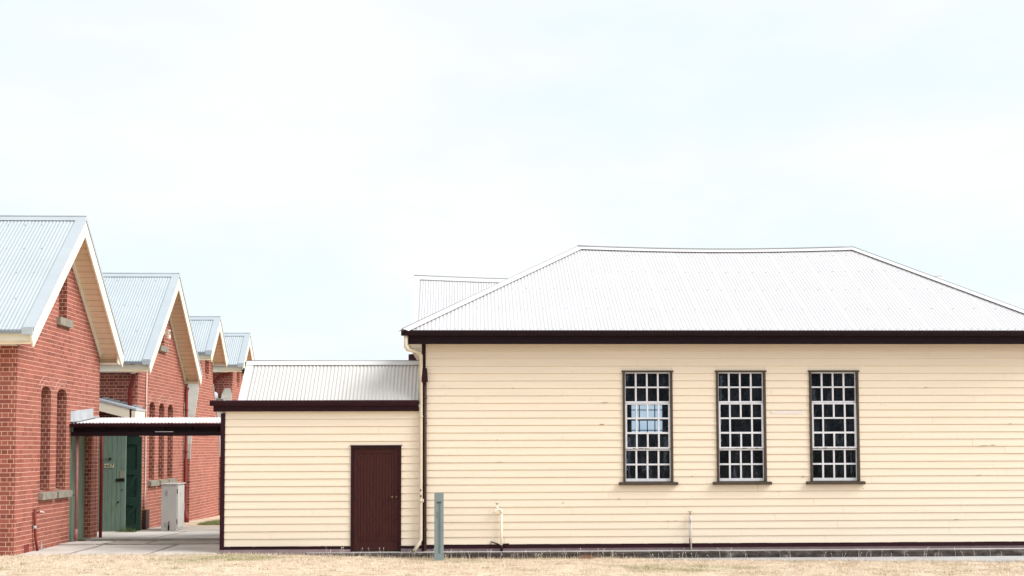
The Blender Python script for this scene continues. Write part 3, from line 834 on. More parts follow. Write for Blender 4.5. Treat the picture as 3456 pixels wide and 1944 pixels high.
# door
dr = MB()
dr.box(DX0, DX0 + .045, YW - .04, YW + .09, .015, DZ); dr.box(DX1 - .045, DX1, YW - .04, YW + .09, .015, DZ); dr.box(DX0 + .045, DX1 - .045, YW - .04, YW + .09, DZ - .05, DZ)
dfo = dr.build('door_frame', 'maroon', annex)
dh = MB(); dh.box(DX0 - .02, DX1 + .02, YW - .06, YW - .0, DZ + .001, DZ + .013); dh.build('drip_cap', 'brown_frame', dfo)
dl = MB(); a0, a1 = DX0 + .05, DX1 - .05; yd = YW - .005
dl.box(a0, a0 + .085, yd, yd + .04, .03, DZ - .055); dl.box(a1 - .085, a1, yd, yd + .04, .03, DZ - .055)
dl.box(a0 + .085, a1 - .085, yd, yd + .04, DZ - .145, DZ - .055); dl.box(a0 + .085, a1 - .085, yd, yd + .04, .03, .19)
n = 12; wb = (a1 - a0 - .17) / n
for k in range(n):
    x = a0 + .085 + k * wb; o = random.uniform(-.0015, .0015)
    dl.box(x + .0035, x + wb - .0035, yd + .012 + o, yd + .035, .19, DZ - .145)
dl.box(a0 + .085, a1 - .085, yd + .024, yd + .038, .19, DZ - .145)
door = dl.build('door', 'maroon_door', annex)
hd = MB(); hd.tube([(a1 - .13, yd, 1.10), (a1 - .13, yd - .045, 1.10)], [.012, .012], 10); hd.tube([(a1 - .13, yd - .045, 1.10), (a1 - .13, yd - .07, 1.10)], [.026, .022], 12)
hd.build('door_knob', 'brass', door, True)
hd = MB(); hd.box(a1 - .07, a1 - .03, yd - .008, yd, 1.085, 1.115); hd.build('keyhole', 'brass', door)
for z in (1.9, 1.1, .35):
    h = MB(); h.box(a0 - .012, a0 + .02, yd - .012, yd + .002, z - .05, z + .05); h.build('hinge', 'black', door)
# eaves
gt = MB(); gutter(gt, -5.29, -1.12, 23.11, 3.052, 1.05); gt.box(-5.293, -5.287, 23.10, 23.215, 2.94, 3.05)
for x in (-4.6, -3.7, -2.2): gt.box(x - .008, x + .008, 23.094, 23.10, 2.955, 2.975)
gt.build('gutter', 'maroon', annex)
fs = MB(); fs.box(-5.245, -1.12, 23.215, 23.245, 2.83, 3.04); fs.box(-5.245, -5.22, 23.246, 28.7, 2.83, 3.04); fs.build('fascia', 'maroon', annex)
sf = MB(); sf.box(-5.22, -1.12, 23.246, 23.275, 2.832, 2.85); sf.box(-5.22, -5.106, 23.276, 28.6, 2.832, 2.85); sf.build('soffit', 'cream2', annex)
dk = MB(); dk.box(-5.215, -4.72, 23.25, 28.6, 2.98, 3.0); dk.box(-4.72, -1.12, 25.3, 28.6, 2.98, 3.0); dk.build('flat_roof', 'cap', annex)
AY, AZ, ARY, ARZ = 23.24, 3.03, 24.10, 3.885
Va = Vector((0, ARY - AY, ARZ - AZ)); LA = Va.length
rf = MB(); NA = corrugated(rf, (0, AY, AZ), (1, 0, 0), Va, -4.70, -1.08, lambda u: 0, lambda u: LA, amp=.009)
screws(rf, (0, AY, AZ), (1, 0, 0), Va, [-4.5 + .152 * 2 * i for i in range(12)], .62, NA)
corrugated(rf, (0, 2 * ARY - AY, AZ), (1, 0, 0), (0, AY - ARY, ARZ - AZ), -4.70, -1.08, lambda u: 0, lambda u: LA, amp=.009)
M['annexroof'] = paint('off_white_corrugated_steel', (.60, .575, .56), .45, .06, 1.6, (1.5, 1, .3), bmp=.02)
rf.build('roof', 'annexroof', annex, True)
cp = MB(); capping(cp, (-4.76, ARY, ARZ), (-1.08, ARY, ARZ), -Va, (0, ARY - AY, AZ - ARZ), .14, 6)
for sgn in (1, -1):
    q = [(-4.76, ARY - sgn * (ARY - AY), AZ + .024), (-4.60, ARY - sgn * (ARY - AY), AZ + .024), (-4.60, ARY, ARZ + .024), (-4.76, ARY, ARZ + .024)]
    cp.hexa(q, [(x, y, z + .003) for x, y, z in q])
c_ = cp.build('ridge_capping', 'cap', annex); ro = MB(); ro.tube([(-4.76, ARY, ARZ + .035), (-1.08, ARY, ARZ + .035)], .013, 8); ro.build('capping_roll', 'roll', c_, True)
ge = MB(); ge.hexa([(-4.73, AY + .05, 3.0), (-4.73, 2 * ARY - AY - .05, 3.0), (-4.73, ARY, ARZ - .01)], [(-4.70, AY + .05, 3.0), (-4.70, 2 * ARY - AY - .05, 3.0), (-4.70, ARY, ARZ - .01)]); ge.build('gable_end', 'cream', annex)

# ================================================================== BRICK BUILDINGS
W_, B_ = -9.03, -8.55
def arch(y0, y1, zb, zs, zt, n=8):
    """loop (y, z) with a curved head"""
    c = (y0 + y1) / 2; pts = [(y0, zb), (y1, zb)]
    for k in range(n + 1):
        t = math.pi * k / n
        pts.append((c + (y1 - y0) / 2 * math.cos(t), zs + (zt - zs) * math.sin(t)))
    return pts
def brick_hall(label, dy, xl, yf, yb, ye0, ye1, yr, ze, zr, slits, vent, name='brick_building', outline=None, group=None, nslot=None, label2=None):
    """gable-fronted hall; ridge runs along x; +x gable faces the yard"""
    T = thing(name, label, 'building', ((xl + W_) / 2, (yf + yb) / 2, 0), group)
    tan = (zr - ze) / (yr - ye0); zw = lambda y: zr - .36 - abs(y - yr) * tan      # underside line of the roof at the wall
    if outline is None:
        outer = [(yf, -.4), (yb, -.4), (yb, zw(yb)), (yr, zw(yr)), (yf, zw(yf))]
    else:
        outer = outline + []
    loops = [outer] + [arch(*s) for s in slits]
    if vent: loops.append([(vent[0], vent[2]), (vent[1], vent[2]), (vent[1], vent[3]), (vent[0], vent[3])])
    if nslot: loops.append(nslot)
    wl = MB(); wl.slab(loops, lambda u, v, d: (d, u, v), W_, W_ - .34)
    wl.box(xl, W_ - .341, yf, yf + .34, -.4, ze - .08); wl.box(xl, W_ - .341, yb - .34, yb, -.4, ze - .1)
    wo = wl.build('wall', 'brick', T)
    # windows set deep in the openings
    for s in slits:
        p = MB(); p.box(W_ - .31, W_ - .28, s[0] - .02, s[1] + .02, s[2] - .05, s[4] + .05)
        wn = p.build('window', 'dark_int', T)
        c = (s[0] + s[1]) / 2; wd = (s[1] - s[0]) / 2 + .135
        sl = MB(); sl.hexa([(W_ - .2, c - wd + .06, s[2] - .17), (W_ + .10, c - wd + .06, s[2] - .17), (W_ + .10, c + wd + .06, s[2] - .17), (W_ - .2, c + wd + .06, s[2] - .17)],
                          [(W_ - .2, c - wd + .06, s[2] + .02), (W_ + .10, c - wd + .06, s[2] - .035), (W_ + .10, c + wd + .06, s[2] - .035), (W_ - .2, c + wd + .06, s[2] + .02)])
        sl.build('sill', 'stone', wn)
        ar = MB()
        for rr in (.10, .21):
            pts = []
            for k in range(13):
                t = R(22) + R(136) * k / 12
                pts.append((W_ + .001, c + (wd - .185 + rr) * math.cos(t) * .98, s[3] + (s[4] - s[3] + rr) * math.sin(t)))
            ar.tube(pts, .0035, 5)
        ar.build('arch_joints', 'conduit', wn)
    if vent:
        p = MB(); p.box(W_ - .31, W_ - .28, vent[0] - .02, vent[1] + .02, vent[2] - .05, vent[3] + .05); vo = p.build('vent_slot', 'dark_int', T)
        sl = MB(); sl.box(W_ - .2, W_ + .09, vent[0] - .12, vent[1] + .16, vent[2] - .17, vent[2] - .002); sl.build('sill', 'stone', vo)
    if nslot:
        p = MB(); p.box(W_ - .33, W_ - .30, nslot[0][0] - .05, nslot[1][0] + .6, 4.2, 5.4); p.build('vent_slot', 'brick', T)
    # roof
    for sgn, ye in ((1, ye0), (-1, ye1)):
        Vv = Vector((0, yr - ye, zr - ze)); L = Vv.length
        rf = MB(); Nb = corrugated(rf, (0, ye, ze + .01), (1, 0, 0), Vv, xl - .3, B_ - .06, lambda u: -.05, lambda u: L, amp=.0062, rows=1)
        if sgn == 1:
            nr = max(2, int(L / .8))
            for k in range(nr):
                v = .08 + (L - .4) * k / (nr - 1) if nr > 1 else .1
                screws(rf, (0, ye, ze + .01), (1, 0, 0), Vv, [B_ - .5 - .36 * i - .11 * (k % 2) for i in range(22)], v, Nb, None, .018)
        rf.build('roof', 'blueroof', T, True)
    cp = MB(); capping(cp, (xl - .3, yr, zr), (B_ + .01, yr, zr), (0, ye0 - yr, ze - zr), (0, ye1 - yr, ze - zr), .17, 1)
    for ye in (ye0, ye1):
        d = Vector((0, ye - yr, ze - zr)); A = Vector((B_ + .012, yr, zr + .035)); Bq = A + d
        q = [A, A + Vector((-.20, 0, 0)), Bq + Vector((-.20, 0, 0)), Bq]
        cp.hexa(q, [p + Vector((0, 0, .005)) for p in q])
        cp.hexa([A, Bq, Bq + Vector((0, 0, -.09)), A + Vector((0, 0, -.09))], [p + Vector((.004, 0, 0)) for p in (A, Bq, Bq + Vector((0, 0, -.09)), A + Vector((0, 0, -.09)))])
    cp.box(B_ - .19, B_ + .016, ye0 - .035, ye0 + .03, ze - .10, ze + .045)
    c_ = cp.build('ridge_capping', 'bluecap', T)
    ro = MB(); ro.tube([(xl - .3, yr, zr + .04), (B_ + .01, yr, zr + .04)], .02, 8); ro.build('capping_roll', 'bluegut', c_, True)
    # barge boards, each a board of its own
    bd = min(.33, (zr - ze) * .34)
    for ye in (ye0, ye1):
        bb = MB(); sgn = 1 if ye > yr else -1
        A = (yr, zr - .03); Bq = (ye, ze - .03)
        pl = [(A[0], A[1]), (Bq[0], Bq[1]), (Bq[0], Bq[1] - .10), (Bq[0] - sgn * .10, Bq[1] - .10 - bd * .62), (A[0], A[1] - bd * 1.15)]
        bb.slab([pl], lambda u, v, d: (d, u, v), B_, B_ - .035); bb.build('barge_board', 'cream2', T)
    # raking soffits and mould
    sf = MB(); mo = MB()
    for ye in (ye0, ye1):
        sgn = 1 if ye > yr else -1
        a = (yr, zr - .30); b = (ye - sgn * .02, ze - .30 + .02 * tan)
        q = [(B_ - .036, a[0], a[1]), (B_ - .036, b[0], b[1]), (W_ - .3, b[0], b[1]), (W_ - .3, a[0], a[1])]
        sf.hexa(q, [(x, y, z + .02) for x, y, z in q])
        # moulding on the wall
        m0 = (yr, zr - .30 - .01); yw_ = yb + .0 if sgn > 0 else yf
        m1 = (yw_, zr - .31 - abs(yw_ - yr) * tan)
        q = [(W_ + .001, m0[0], m0[1]), (W_ + .001, m1[0], m1[1]), (W_ + .001, m1[0], m1[1] - .14), (W_ + .001, m0[0], m0[1] - .14)]
        mo.hexa(q, [(x + .035, y, z) for x, y, z in q])
    sf.build('raking_soffit', 'lining', T); mo.build('rake_moulding', 'cream2', T)
    bs = MB(); bs.hexa([(W_ - .2, yb, ze - .27), (B_ - .036, yb, ze - .27), (B_ - .036, ye1 - .03, ze - .27), (W_ - .2, ye1 - .03, ze - .27)],
                      [(W_ - .2, yb, ze - .25), (B_ - .036, yb, ze - .25), (B_ - .036, ye1 - .03, ze - .25), (W_ - .2, ye1 - .03, ze - .25)])
    bs.box(B_ - .075, B_ - .037, yb + .0, ye1 - .08, ze - .26, ze - .05)
    bs.build('eave_soffit', 'cream2', T)
    gt = MB(); gt.box(xl - .3, B_ - .02, ye0 - .03, ye0 + .07, ze - .07, ze - .0); gt.build('gutter', 'bluegut', T)
    gt = MB(); gt.box(xl - .3, B_ - .02, ye1 - .07, ye1 + .03, ze - .07, ze); gt.build('gutter', 'bluegut', T)
    fc = MB(); fc.box(xl - .3, B_ - .04, ye0 + .072, ye0 + .10, ze - .27, ze - .02); fc.box(xl - .3, W_ - .0, ye0 + .101, yf, ze - .27, ze - .255)
    fc.build('fascia', 'cream2', T)
    fc = MB(); fc.box(xl - .3, B_ - .04, ye1 - .1, ye1 - .072, ze - .27, ze - .02); fc.build('fascia', 'cream2', T)
    return T, wo

# --- first building; its wall also holds the pale green door
yf, yb = 22.90, 27.887
def zwt(y, zr=7.17, yr=25.31, tan=(7.17 - 4.40) / (25.31 - 22.37)): return zr - .36 - abs(y - yr) * tan
out1 = [(yf, -.4), (25.966, -.4), (25.966, 2.62), (27.375, 2.62), (27.375, -.4), (yb, -.4), (yb, zwt(yb)), (25.31, zwt(25.31)), (yf, zwt(yf))]
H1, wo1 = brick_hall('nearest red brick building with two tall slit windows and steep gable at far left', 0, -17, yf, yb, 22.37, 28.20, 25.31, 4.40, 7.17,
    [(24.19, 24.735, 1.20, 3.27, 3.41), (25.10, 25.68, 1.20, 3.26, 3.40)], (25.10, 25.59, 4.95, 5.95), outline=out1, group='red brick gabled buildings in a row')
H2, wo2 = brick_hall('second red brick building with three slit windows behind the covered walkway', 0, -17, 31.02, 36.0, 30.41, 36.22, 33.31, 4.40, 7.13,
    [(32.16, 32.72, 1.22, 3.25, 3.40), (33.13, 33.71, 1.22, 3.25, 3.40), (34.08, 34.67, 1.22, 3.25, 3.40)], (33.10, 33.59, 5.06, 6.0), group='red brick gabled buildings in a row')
def flare(dy):
    L = [(36.75, -.5), (40.97, -.5), (40.97, 1.92), (40.86, 2.45), (40.68, 2.95), (40.42, 3.42), (40.14, 3.78), (39.95, 4.05), (39.84, 4.45), (39.81, 5.08), (38.71, 6.15), (37.96, 5.15), (37.92, 4.45), (37.80, 4.08), (37.50, 3.55), (37.24, 3.08), (36.98, 2.60), (36.82, 2.2), (36.75, 1.92)]
    return [(y + dy, z) for y, z in L]
def copings(T, dy):
    for pts in ([(36.75, 1.75), (36.78, 2.0), (36.82, 2.2), (36.98, 2.60), (37.24, 3.08), (37.50, 3.55), (37.80, 4.08), (37.90, 4.25)], [(40.97, 1.80), (40.95, 2.05), (40.86, 2.45), (40.68, 2.95), (40.42, 3.42), (40.14, 3.78), (39.95, 4.05), (39.86, 4.3)]):
        c = MB(); sg = -1 if pts[0][0] < 38 else 1
        for (a, b), (c1, d1) in zip(pts[:-1], pts[1:]):
            q = [(W_ - .36, a + dy, b), (W_ + .025, a + dy, b), (W_ + .025, c1 + dy, d1), (W_ - .36, c1 + dy, d1)]
            t = Vector((0, c1 - a, d1 - b)).normalized(); n_ = Vector((0, -t.z, t.y)) * (1 if sg < 0 else -1)
            if n_.y * sg < 0: n_ = -n_
            if (c1, d1) == pts[-1] and sg < 0:
                q[2] = (W_ - .06, c1 + dy, d1 + .06); q[3] = (W_ - .27, c1 + dy, d1 + .06)
            c.hexa([Vector(p) - n_ * .0 for p in q], [Vector(p) + n_ * .05 for p in q])
        c.build('coping', 'render', T)
H3, _ = brick_hall('third brick building, narrow raised gable with flared buttress sides, behind the grey cabinet', 0, -14, 37.96, 39.81, 37.46, 39.96, 38.71, 5.24, 6.49, [], None, outline=flare(0),
    nslot=[(38.67, 4.62), (38.90, 4.42), (39.08, 4.44), (39.24, 4.66), (39.24, 5.12), (38.67, 5.12)], group='red brick gabled buildings in a row')
copings(H3, 0)
H4, _ = brick_hall('farthest brick building, smallest narrow gable peeping over the annex roof', 0, -14, 43.09, 44.94, 42.59, 45.09, 43.84, 5.20, 6.45, [], None, outline=flare(5.13),
    nslot=[(43.80, 4.62), (44.03, 4.42), (44.21, 4.44), (44.37, 4.66), (44.37, 5.10), (43.80, 5.10)], group='red brick gabled buildings in a row')
copings(H4, 5.13)

# pale green door in the first building
df = MB(); df.box(W_ - .16, W_ - .03, 25.968, 26.06, -.02, 2.6); df.box(W_ - .16, W_ - .03, 26.13, 26.20, -.02, 2.6); df.box(W_ - .16, W_ - .05, 26.06, 26.13, -.02, 2.6)
dfo = df.build('door_frame', 'palegreen', H1)
dl = MB()
for k in range(8):
    y = 26.21 + k * .1445; dl.box(W_ - .19, W_ - .14, y + .003, y + .1415, .0, 2.6)
dl.box(W_ - .2, W_ - .17, 26.2, 27.37, 0, 2.6)
dro = dl.build('door', 'palegreen', H1, label='pale green plank door half hidden by the pink post')
hh = MB(); hh.box(W_ - .14, W_ - .115, 26.45, 26.60, 1.02, 1.045); hh.build('latch', 'black', dro)
th = MB(); th.box(W_ - .4, W_ + .02, 25.97, 27.37, -.1, .012); th.build('threshold', 'stone', H1)
vt1 = MB(); vt1.box(W_ - .02, W_ + .006, 23.42, 23.66, -.02, .17); vt1.build('floor_vent', 'redpipe', H1)

def pipe(parent, pts, r, mat, name='downpipe', clips=(), rc=None):
    p = MB(); p.tube(pts, r, 10)
    for c in clips: p.box(c[0] - r * 1.3, c[0] + r * 1.3, c[1] - r * 1.3, c[1] + r * 1.3, c[2] - .012, c[2] + .012)
    return p.build(name, mat, parent, True)
pipe(H1, [(-9.80, 22.80, 4.0), (-9.80, 22.82, .1)], .045, 'redpipe', clips=[(-9.8, 22.82, 2.6)])
# second building: red downpipe with offset at the front, conduit, box, and rear downpipe with shoe
pipe(H2, [(-9.02, 30.55, 4.12), (-9.02, 30.58, 3.95), (-9.14, 30.85, 3.82), (-9.20, 30.93, 3.7), (-9.20, 30.93, 3.15)], .055, 'redpipe', clips=[(-9.2, 30.93, 3.5)])
pp = MB(); pp.tube([(-9.02, 30.52, 4.33), (-9.02, 30.55, 4.08)], .06, 12); pp.build('rainwater_outlet', 'cream2', H2, True)
pipe(H2, [(W_ + .03, 31.76, 4.2), (W_ + .03, 31.74, 2.6), (W_ + .03, 31.74, 1.0), (W_ + .03, 31.66, .45)], .021, 'conduit', 'conduit', clips=[(W_ + .03, 31.74, z) for z in (3.3, 2.55, 1.85, 1.15, .5)])
bx = MB(); bx.box(W_ + .001, W_ + .10, 31.60, 31.95, gz(0, 31.7) + .01, .42); bx.build('cover_box', 'brownbox', H2)
pipe(H2, [(-8.93, 36.0, 3.98), (-8.94, 35.97, 3.93), (-8.95, 35.93, 3.86), (-8.95, 35.93, .12), (-8.90, 35.85, .0), (-8.86, 35.75, -.08)], .05, 'redpipe', clips=[(-8.95, 35.93, z) for z in (3.3, 2.0, .9)])
pp = MB(); pp.tube([(-8.885, 35.82, .02), (-8.885, 35.82, -.2)], .085, 12); pp.build('drain_socket', 'redpipe', H2, True)
ins = MB(); ins.box(W_ + .0, W_ + .30, 33.02, 33.12, 5.36, 5.46); ins.box(W_ + .25, W_ + .30, 33.0, 33.14, 5.25, 5.5); ins.build('insulator_bracket', 'cream2', H2)
cl = MB()
for z in (5.33, 5.0): cl.tube([(W_ + .012, 33.62, z + .22), (W_ + .012, 33.98, z + .18), (W_ + .012, 33.98, z), (W_ + .012, 33.70, z)], .010, 6)
cl.build('wire_loops', 'conduit', H2)
# third and fourth
pipe(H3, [(-8.98, 37.60, 5.1), (-9.0, 37.65, 4.95), (-9.12, 37.87, 4.8), (-9.12, 37.88, 3.4)], .05, 'redpipe')
pp = MB(); pp.tube([(-8.98, 37.56, 5.2), (-8.98, 37.6, 5.02)], .06, 12); pp.build('rainwater_outlet', 'cream2', H3, True)
pipe(H4, [(-8.95, 42.75, 5.05), (-9.02, 42.85, 4.93), (-9.55, 42.98, 4.75), (-9.72, 43.0, 4.55), (-9.72, 43.0, 3.2)], .055, 'redpipe')
fl = MB(); fl.box(-8.60, -8.44, 42.62, 42.78, 4.86, 5.06); fl.box(-8.49, -8.43, 42.66, 42.7, 5.0, 5.30); fl.tube([(-8.5, 42.7, 4.86), (-8.47, 42.7, 4.65), (-8.5, 42.7, 4.3)], .012, 6)
single(fl, 'floodlight', 'black', 'small black floodlight with a hanging cable under the farthest gable eave', 'lamp')
# pale link wall between third and fourth buildings
lk = thing('link_wall', 'pale rendered wall with thin bluish roof between the two farthest brick buildings', 'wall', (-9.3, 42, 0))
w = MB(); w.box(-10.8, -8.95, 41.2, 41.45, 1.95, 3.86); w.build('wall', 'whiterender', lk)
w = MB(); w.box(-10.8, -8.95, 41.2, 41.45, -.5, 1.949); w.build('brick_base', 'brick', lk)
w = MB(); corrugated(w, (0, 41.05, 3.87), (1, 0, 0), (0, 1, .03), -10.8, -8.9, lambda u: 0, lambda u: 1.5); w.build('roof', 'blueroof', lk, True)
fu = MB(); fu.tube([(-9.42, 41.8, 3.86), (-9.42, 41.8, 4.08), (-9.42, 41.8, 4.14)], [.13, .13, .07], 12); fu.build('flue', 'lead', lk, True)
bp = MB(); bp.tube([(-8.90, 41.0, 1.45), (-8.90, 41.0, -.15)], .06, 10); bp.build('waste_pipe', 'brownbox', lk, True)

# ================================================================== LINK LEAN-TO WITH GREEN DOORS
lt = thing('lean_to', 'small lean-to with green doors tucked between the first and second brick buildings', 'lean-to', (-10, 30.5, 0))
def zl(x): return 3.335 - (x + 9.75) * .262
q = [(-11.6, 30.12, zl(-11.6)), (-8.80, 30.12, zl(-8.80)), (-8.80, 31.0, zl(-8.8)), (-11.6, 31.0, zl(-11.6))]
r_m = MB(); r_m.hexa(q, [(x, y, z + .05) for x, y, z in q]); r_m.build('roof', 'bluecap', lt)
q = [(-11.6, 30.14, zl(-11.6) - .26), (-8.98, 30.14, zl(-8.98) - .26), (-8.98, 30.14, zl(-8.98) - .004), (-11.6, 30.14, zl(-11.6) - .004)]
r_m = MB(); r_m.hexa(q, [(x, y + .03, z) for x, y, z in q]); r_m.box(-8.92, -8.82, 30.13, 31.0, zl(-8.86) - .24, zl(-8.86) - .02); r_m.build('verge_board', 'cream2', lt)
sfm = MB()
for k in range(7):
    x = -9.95 + k * .15; sfm.box(x, x + .15, 31.002, 31.015, zl(x) + .03, zl(x) + .085)
sfm.build('stepped_flashing', 'lead', lt)
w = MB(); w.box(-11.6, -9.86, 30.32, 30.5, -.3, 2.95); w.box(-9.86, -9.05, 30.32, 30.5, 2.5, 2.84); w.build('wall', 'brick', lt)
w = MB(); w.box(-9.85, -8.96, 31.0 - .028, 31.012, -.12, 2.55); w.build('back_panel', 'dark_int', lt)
# closed leaf
zg = gz(0, 30.3)
d1 = MB()
xa, xb = -9.80, -9.10; nb = 6; wb = (xb - xa) / nb
for k in range(nb): d1.box(xa + k * wb + .003, xa + (k + 1) * wb - .003, 30.30, 30.335, zg + .03, 2.45)
d1.box(xa, xb, 30.336, 30.35, zg + .03, 2.45)
dA = d1.build('door', 'green', lt, label='green plank door leaf carrying the small number plate')
sp = MB(); sp.box(-9.655, -9.41, 30.285, 30.299, 1.60, 1.70)
spo = sp.build('number_plate', 'signplate', dA)
def text(s, x, y, z, size, mat, parent, name, bold=.0):
    c = bpy.data.curves.new(name, 'FONT'); c.body = s; c.size = size; c.extrude = .001; c.offset = bold
    t = bpy.data.objects.new(name + '_tmp', c); COL.objects.link(t)
    dg = bpy.context.evaluated_depsgraph_get(); me = bpy.data.meshes.new_from_object(t.evaluated_get(dg))
    bpy.data.objects.remove(t); me.name = name
    o = bpy.data.objects.new(name, me); COL.objects.link(o); me.materials.clear(); me.materials.append(M[mat])
    for v in me.vertices: v.co = Vector((x + v.co.x, y - v.co.z, z + v.co.y))
    o.parent = parent; return o
text('NO', -9.64, 30.283, 1.622, .078, 'black', dA, 'lettering', .002)
text('17', -9.53, 30.283, 1.618, .11, 'black', dA, 'numerals', .003)
k_ = MB(); k_.tube([(-9.27, 30.30, .70), (-9.27, 30.25, .70)], [.014, .028], 10); k_.build('door_knob', 'black', dA, True)
k_ = MB(); k_.box(-9.35, -9.13, 30.285, 30.3, 1.24, 1.31); k_.build('bolt_plate', 'black', dA)
k_ = MB(); k_.box(-9.24, -9.13, 30.288, 30.3, 1.33, 1.52); k_.build('worn_patch', 'stone', dA)
k_ = MB(); k_.tube([(-9.50, 30.30, 1.83), (-9.50, 30.27, 1.83)], .03, 8); k_.tube([(-9.80, 30.28, 1.81), (-9.50, 30.28, 1.83)], .006, 6); k_.build('stay', 'black', dA)
k_ = MB(); k_.tube([(-9.19, 30.30, 1.02), (-9.19, 30.285, 1.02)], .018, 8); k_.build('keyhole', 'black', dA)
# dark braced leaf, swung open in the shade
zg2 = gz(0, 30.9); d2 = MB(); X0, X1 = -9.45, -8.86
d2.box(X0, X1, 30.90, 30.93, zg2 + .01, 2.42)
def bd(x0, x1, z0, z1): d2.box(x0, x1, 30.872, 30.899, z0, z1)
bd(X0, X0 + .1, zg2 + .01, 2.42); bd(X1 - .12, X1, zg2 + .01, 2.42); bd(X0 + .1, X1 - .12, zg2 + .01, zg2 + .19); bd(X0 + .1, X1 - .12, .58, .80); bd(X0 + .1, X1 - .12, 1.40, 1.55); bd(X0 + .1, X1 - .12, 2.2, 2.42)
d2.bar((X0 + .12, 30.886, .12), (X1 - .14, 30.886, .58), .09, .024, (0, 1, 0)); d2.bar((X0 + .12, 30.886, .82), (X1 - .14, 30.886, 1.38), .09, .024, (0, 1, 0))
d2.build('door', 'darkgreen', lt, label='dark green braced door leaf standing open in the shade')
# timber lids and drains
lid = MB(); lid.hexa([(-9.02, 25.30, .008), (-8.25, 25.30, .008), (-8.05, 25.95, .008), (-8.85, 25.95, .008)], [(-9.02, 25.30, .035), (-8.25, 25.30, .035), (-8.05, 25.95, .035), (-8.85, 25.95, .035)])
single(lid, 'drain_cover', 'conc', 'flat grey slab cover lying on the paving beside the first brick wall', 'drain cover')

# ================================================================== COVERED WALKWAY
wk = thing('covered_walkway', 'low covered walkway with maroon beam and corrugated roof joining brick and weatherboard buildings', 'walkway', (-7, 26.6, 0))
WXa, WXb = -9.02, -5.115
rf = MB(); Vw = Vector((0, 1.6, .16)); NW = corrugated(rf, (0, 25.90, 2.665), (1, 0, 0), Vw, WXa, WXb, lambda u: 0, lambda u: Vw.length, amp=.0095, rows=1)
rf.build('roof', 'roof', wk, True)
gt = MB(); gutter(gt, WXa, WXb, 25.86, 2.655, .75); gt.build('gutter', 'maroon', wk)
bm_ = MB(); bm_.box(WXa, WXb, 25.96, 26.02, 2.375, 2.47); bm_.box(WXa, WXb, 27.42, 27.5, 2.50, 2.66); bm_.build('beam', 'dark_eave', wk)
sh = MB(); sh.box(WXa, WXb, 26.10, 26.12, 2.42, 2.66); sh.build('gap_shade_board', 'dark_eave', wk)  # dark board added in the gap below the gutter to stand in for shade
rr = MB()
for k in range(7):
    x = WXa + .2 + k * .6; rr.box(x, x + .05, 26.03, 27.42, 2.52, 2.62)
rr.build('rafters', 'dark_eave', wk)
fl = MB(); q = [(W_ + .001, 25.93, 2.70), (W_ + .001, 27.45, 2.85), (W_ + .001, 27.45, 3.05), (W_ + .001, 25.93, 2.93)]
fl.hexa(q, [(x + .008, y, z) for x, y, z in q]); q = [(W_ + .009, 25.93, 2.69), (W_ + .009, 27.45, 2.85), (W_ + .16, 27.45, 2.855), (W_ + .16, 25.93, 2.695)]; fl.hexa(q, [(x, y, z + .008) for x, y, z in q])
fl.build('flashing', 'lead', wk)
for x, y, mat, r_p in ((-8.93, 26.12, 'pinkpipe', .034), (-8.90, 27.72, 'redpipe', .038)):
    p = MB(); p.tube([(x, y, gz(x, y)), (x, y, 2.40 if y < 27 else 2.66)], r_p, 10)
    if y < 27: p.tube([(x, y, 0), (x, y, .30)], .042, 10)
    p.build('post', mat, wk, True)
cb = MB(); cb.box(-7.15, -6.75, 25.95, 25.958, 2.462, 2.475); cb.build('paint_scar', 'cap', wk)

# ================================================================== YARD THINGS
cab = thing('electrical_cabinet', 'grey metal electrical cabinet standing against the second brick building', 'cabinet', (-8.13, 31.3, gz(0, 31)))
cz = gz(0, 31.0) + .012
c = MB(); c.box(-8.33, -7.93, 30.92, 31.66, cz, 1.135)
for z in (.98, .945, .91, .875): c.box(-8.215, -8.155, 30.905, 30.92, z - .008, z + .004)
for z in (.13, .10, .07, .04): c.box(-8.235, -8.18, 30.905, 30.92, z - .008, z + .004)
c.build('body', 'cabinet', cab)
c = MB(); c.hexa([(-8.35, 30.90, 1.135), (-7.89, 30.90, 1.135), (-7.89, 31.68, 1.135), (-8.35, 31.68, 1.135)], [(-8.35, 30.90, 1.155), (-7.89, 30.90, 1.155), (-7.89, 31.68, 1.165), (-8.35, 31.68, 1.165)]); c.build('lid', 'cabdoor', cab)
c = MB(); c.box(-7.929, -7.905, 30.95, 31.63, cz + .06, 1.10); cd_ = c.build('door', 'cabdoor', cab)
c = MB(); c.box(-7.904, -7.88, 31.5, 31.54, .42, .62); c.build('handle', 'whiterender', cd_)
c = MB(); c.box(-7.903, -7.898, 31.2, 31.27, .80, .93); c.build('label_plate', 'cabinet', cd_)
for z in (.15, .95):
    c = MB(); c.box(-7.93, -7.912, 30.93, 30.96, z - .06, z + .06); c.build('hinge', 'black', cd_)
c = MB(); c.box(-8.13, -8.115, 30.90, 30.918, cz, .16); c.box(-8.145, -8.11, 30.9, 30.918, cz, .05); c.build('oil_stain', 'black', cab)

